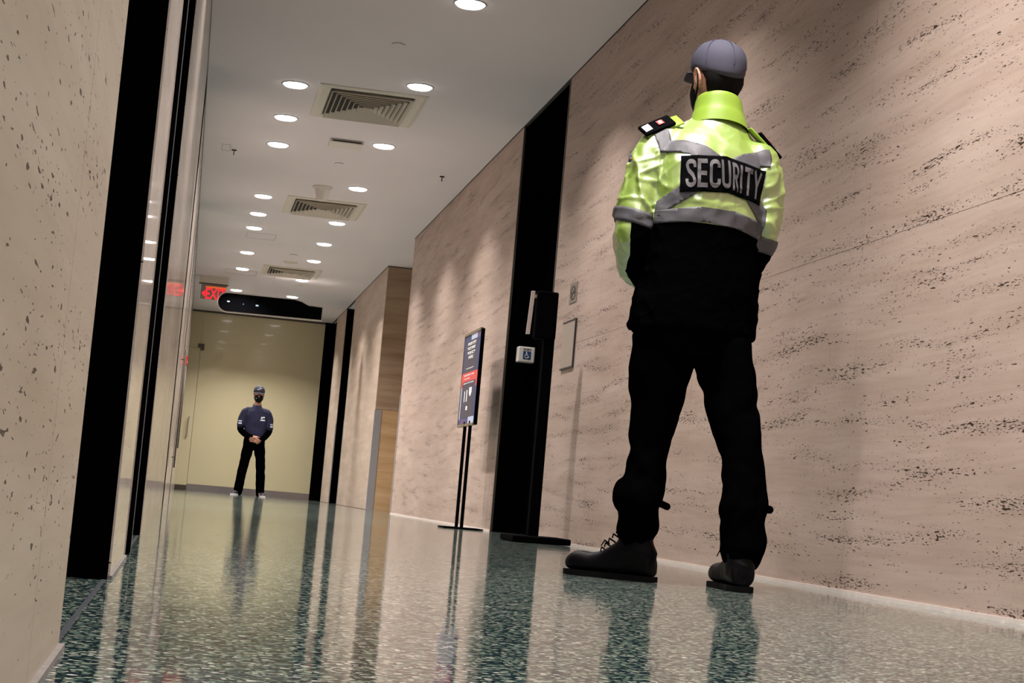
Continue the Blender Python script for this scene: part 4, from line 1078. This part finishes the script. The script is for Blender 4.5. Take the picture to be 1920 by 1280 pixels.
for z, rx, ry in ((1.455, .088, .078), (1.49, .074, .066), (1.515, .068, .062), (1.50, .066, .060), (1.47, .070, .062)):
    rr.append([p + Vector((0, 0, .018*math.sin(2*PI*i/30))) for i, p in enumerate(ring((-.008, 0, z), rx, ry, 30))])
add_loft(bm, rr, cap=False); pobj('collar', bm, 'navy', ps)
bm = bmesh.new()
for x0, z0, w_, h_ in ((.055, 1.245, .085, .022), (.065, 1.280, .030, .030), (.095, 1.292, .035, .022)):
    p = poly_grid([[(x0, z0), (x0+w_, z0), (x0+w_*.9, z0+h_), (x0+w_*.15, z0+h_)]], .015); drape(p, jt, .004)
    me = bpy.data.meshes.new('tmp'); p.to_mesh(me); p.free(); bm.from_mesh(me); bpy.data.meshes.remove(me)
pobj('chest_emblem', bm, simple('emblem_white', (.72, .76, .78), .6), ps, label='white chest emblem and lettering')
for x0, z0 in ((-.292, 1.165), (.232, 1.150)):
    bm = bmesh.new()
    for dz_, h_ in ((0, .028), (.042, .018)):
        p = poly_grid([[(x0, z0+dz_), (x0+.055, z0+dz_), (x0+.055, z0+dz_+h_), (x0, z0+dz_+h_)]], .012); drape(p, jt, .004)
        me = bpy.data.meshes.new('tmp'); p.to_mesh(me); p.free(); bm.from_mesh(me); bpy.data.meshes.remove(me)
    pobj('sleeve_emblem', bm, simple('emblem_white2', (.55, .60, .70), .6), ps, label='pale sleeve badge')
# black undershirt sleeves, trousers, shoes
for a, n_ in ((BL, 0), (BR, 1)):
    bm = bmesh.new(); p = [Vector(q) for q in a[1:]]
    p[-1] = p[-2].lerp(p[-1], .92)
    add_limb(bm, p, [.058, .055, .048, .036]); fuse('long_sleeve', bm, 'cloth_blk', Bp, voxel=.008, it=3)
bm = bmesh.new()
add_loft(bm, [ring((cx, cy, z), rx, ry, 32, 0, 2.4) for z, cx, cy, rx, ry in ((.78, .0, 0, .172, .118), (.86, 0, 0, .178, .128), (.97, 0, 0, .172, .126), (1.0, 0, 0, .168, .122))])
add_limb(bm, [(-.080, 0, .84), (-.105, 0, .70), (-.128, 0, .55), (-.150, .0, .40), (-.166, .0, .24), (-.182, .0, .10), (-.186, 0, .055)], [(.092, .10), (.088, .096), (.080, .088), (.076, .082), (.075, .080), (.076, .080), (.072, .078)], 5, 24)
add_limb(bm, [(.085, 0, .84), (.112, 0, .70), (.132, 0, .55), (.150, .0, .40), (.162, .0, .24), (.172, .0, .10), (.176, 0, .055)], [(.092, .10), (.086, .096), (.078, .088), (.074, .082), (.074, .080), (.076, .080), (.072, .078)], 5, 24)
tz = fuse('trousers', bm, 'cloth_blk', Bp, voxel=.008, it=4)
wrinkle(tz, lambda p: noise.noise(Vector((p.x*14, p.y*14, p.z*11+5)))*.010)
M['shoe_dark'] = simple('shoe_dark', (0.02, 0.02, 0.03), 0.6)
for ox, ang in ((-.192, math.radians(155)), (.186, math.radians(192))):
    def B(p): return Vector((ox, .02, 0)) + rotz(p, ang)
    bm = bmesh.new(); rings = []
    for y, z1, w in ((-.075, .06, .022), (-.06, .085, .036), (-.02, .10, .040), (.04, .095, .041), (.10, .072, .045), (.15, .060, .046), (.19, .050, .038), (.208, .038, .018)):
        rings.append([B((w*math.cos(2*PI*i/20), y, .020+(z1-.020)*(.5+.5*math.sin(2*PI*i/20)))) for i in range(20)])
    add_loft(bm, rings); sh = pobj('shoe', bm, 'shoe_dark', Bp, label='dark trainer with a white sole')
    bm = bmesh.new(); ol = [(.026, -.082), (.040, -.06), (.044, .0), (.044, .06), (.050, .13), (.046, .18), (.026, .216)]
    ol = ol+[(-x, y) for x, y in reversed(ol)]
    add_loft(bm, [[B((x, y, z)) for x, y in ol] for z in (.001, .026)]); pobj('sole', bm, 'white_txt', sh, False, label='white sole')
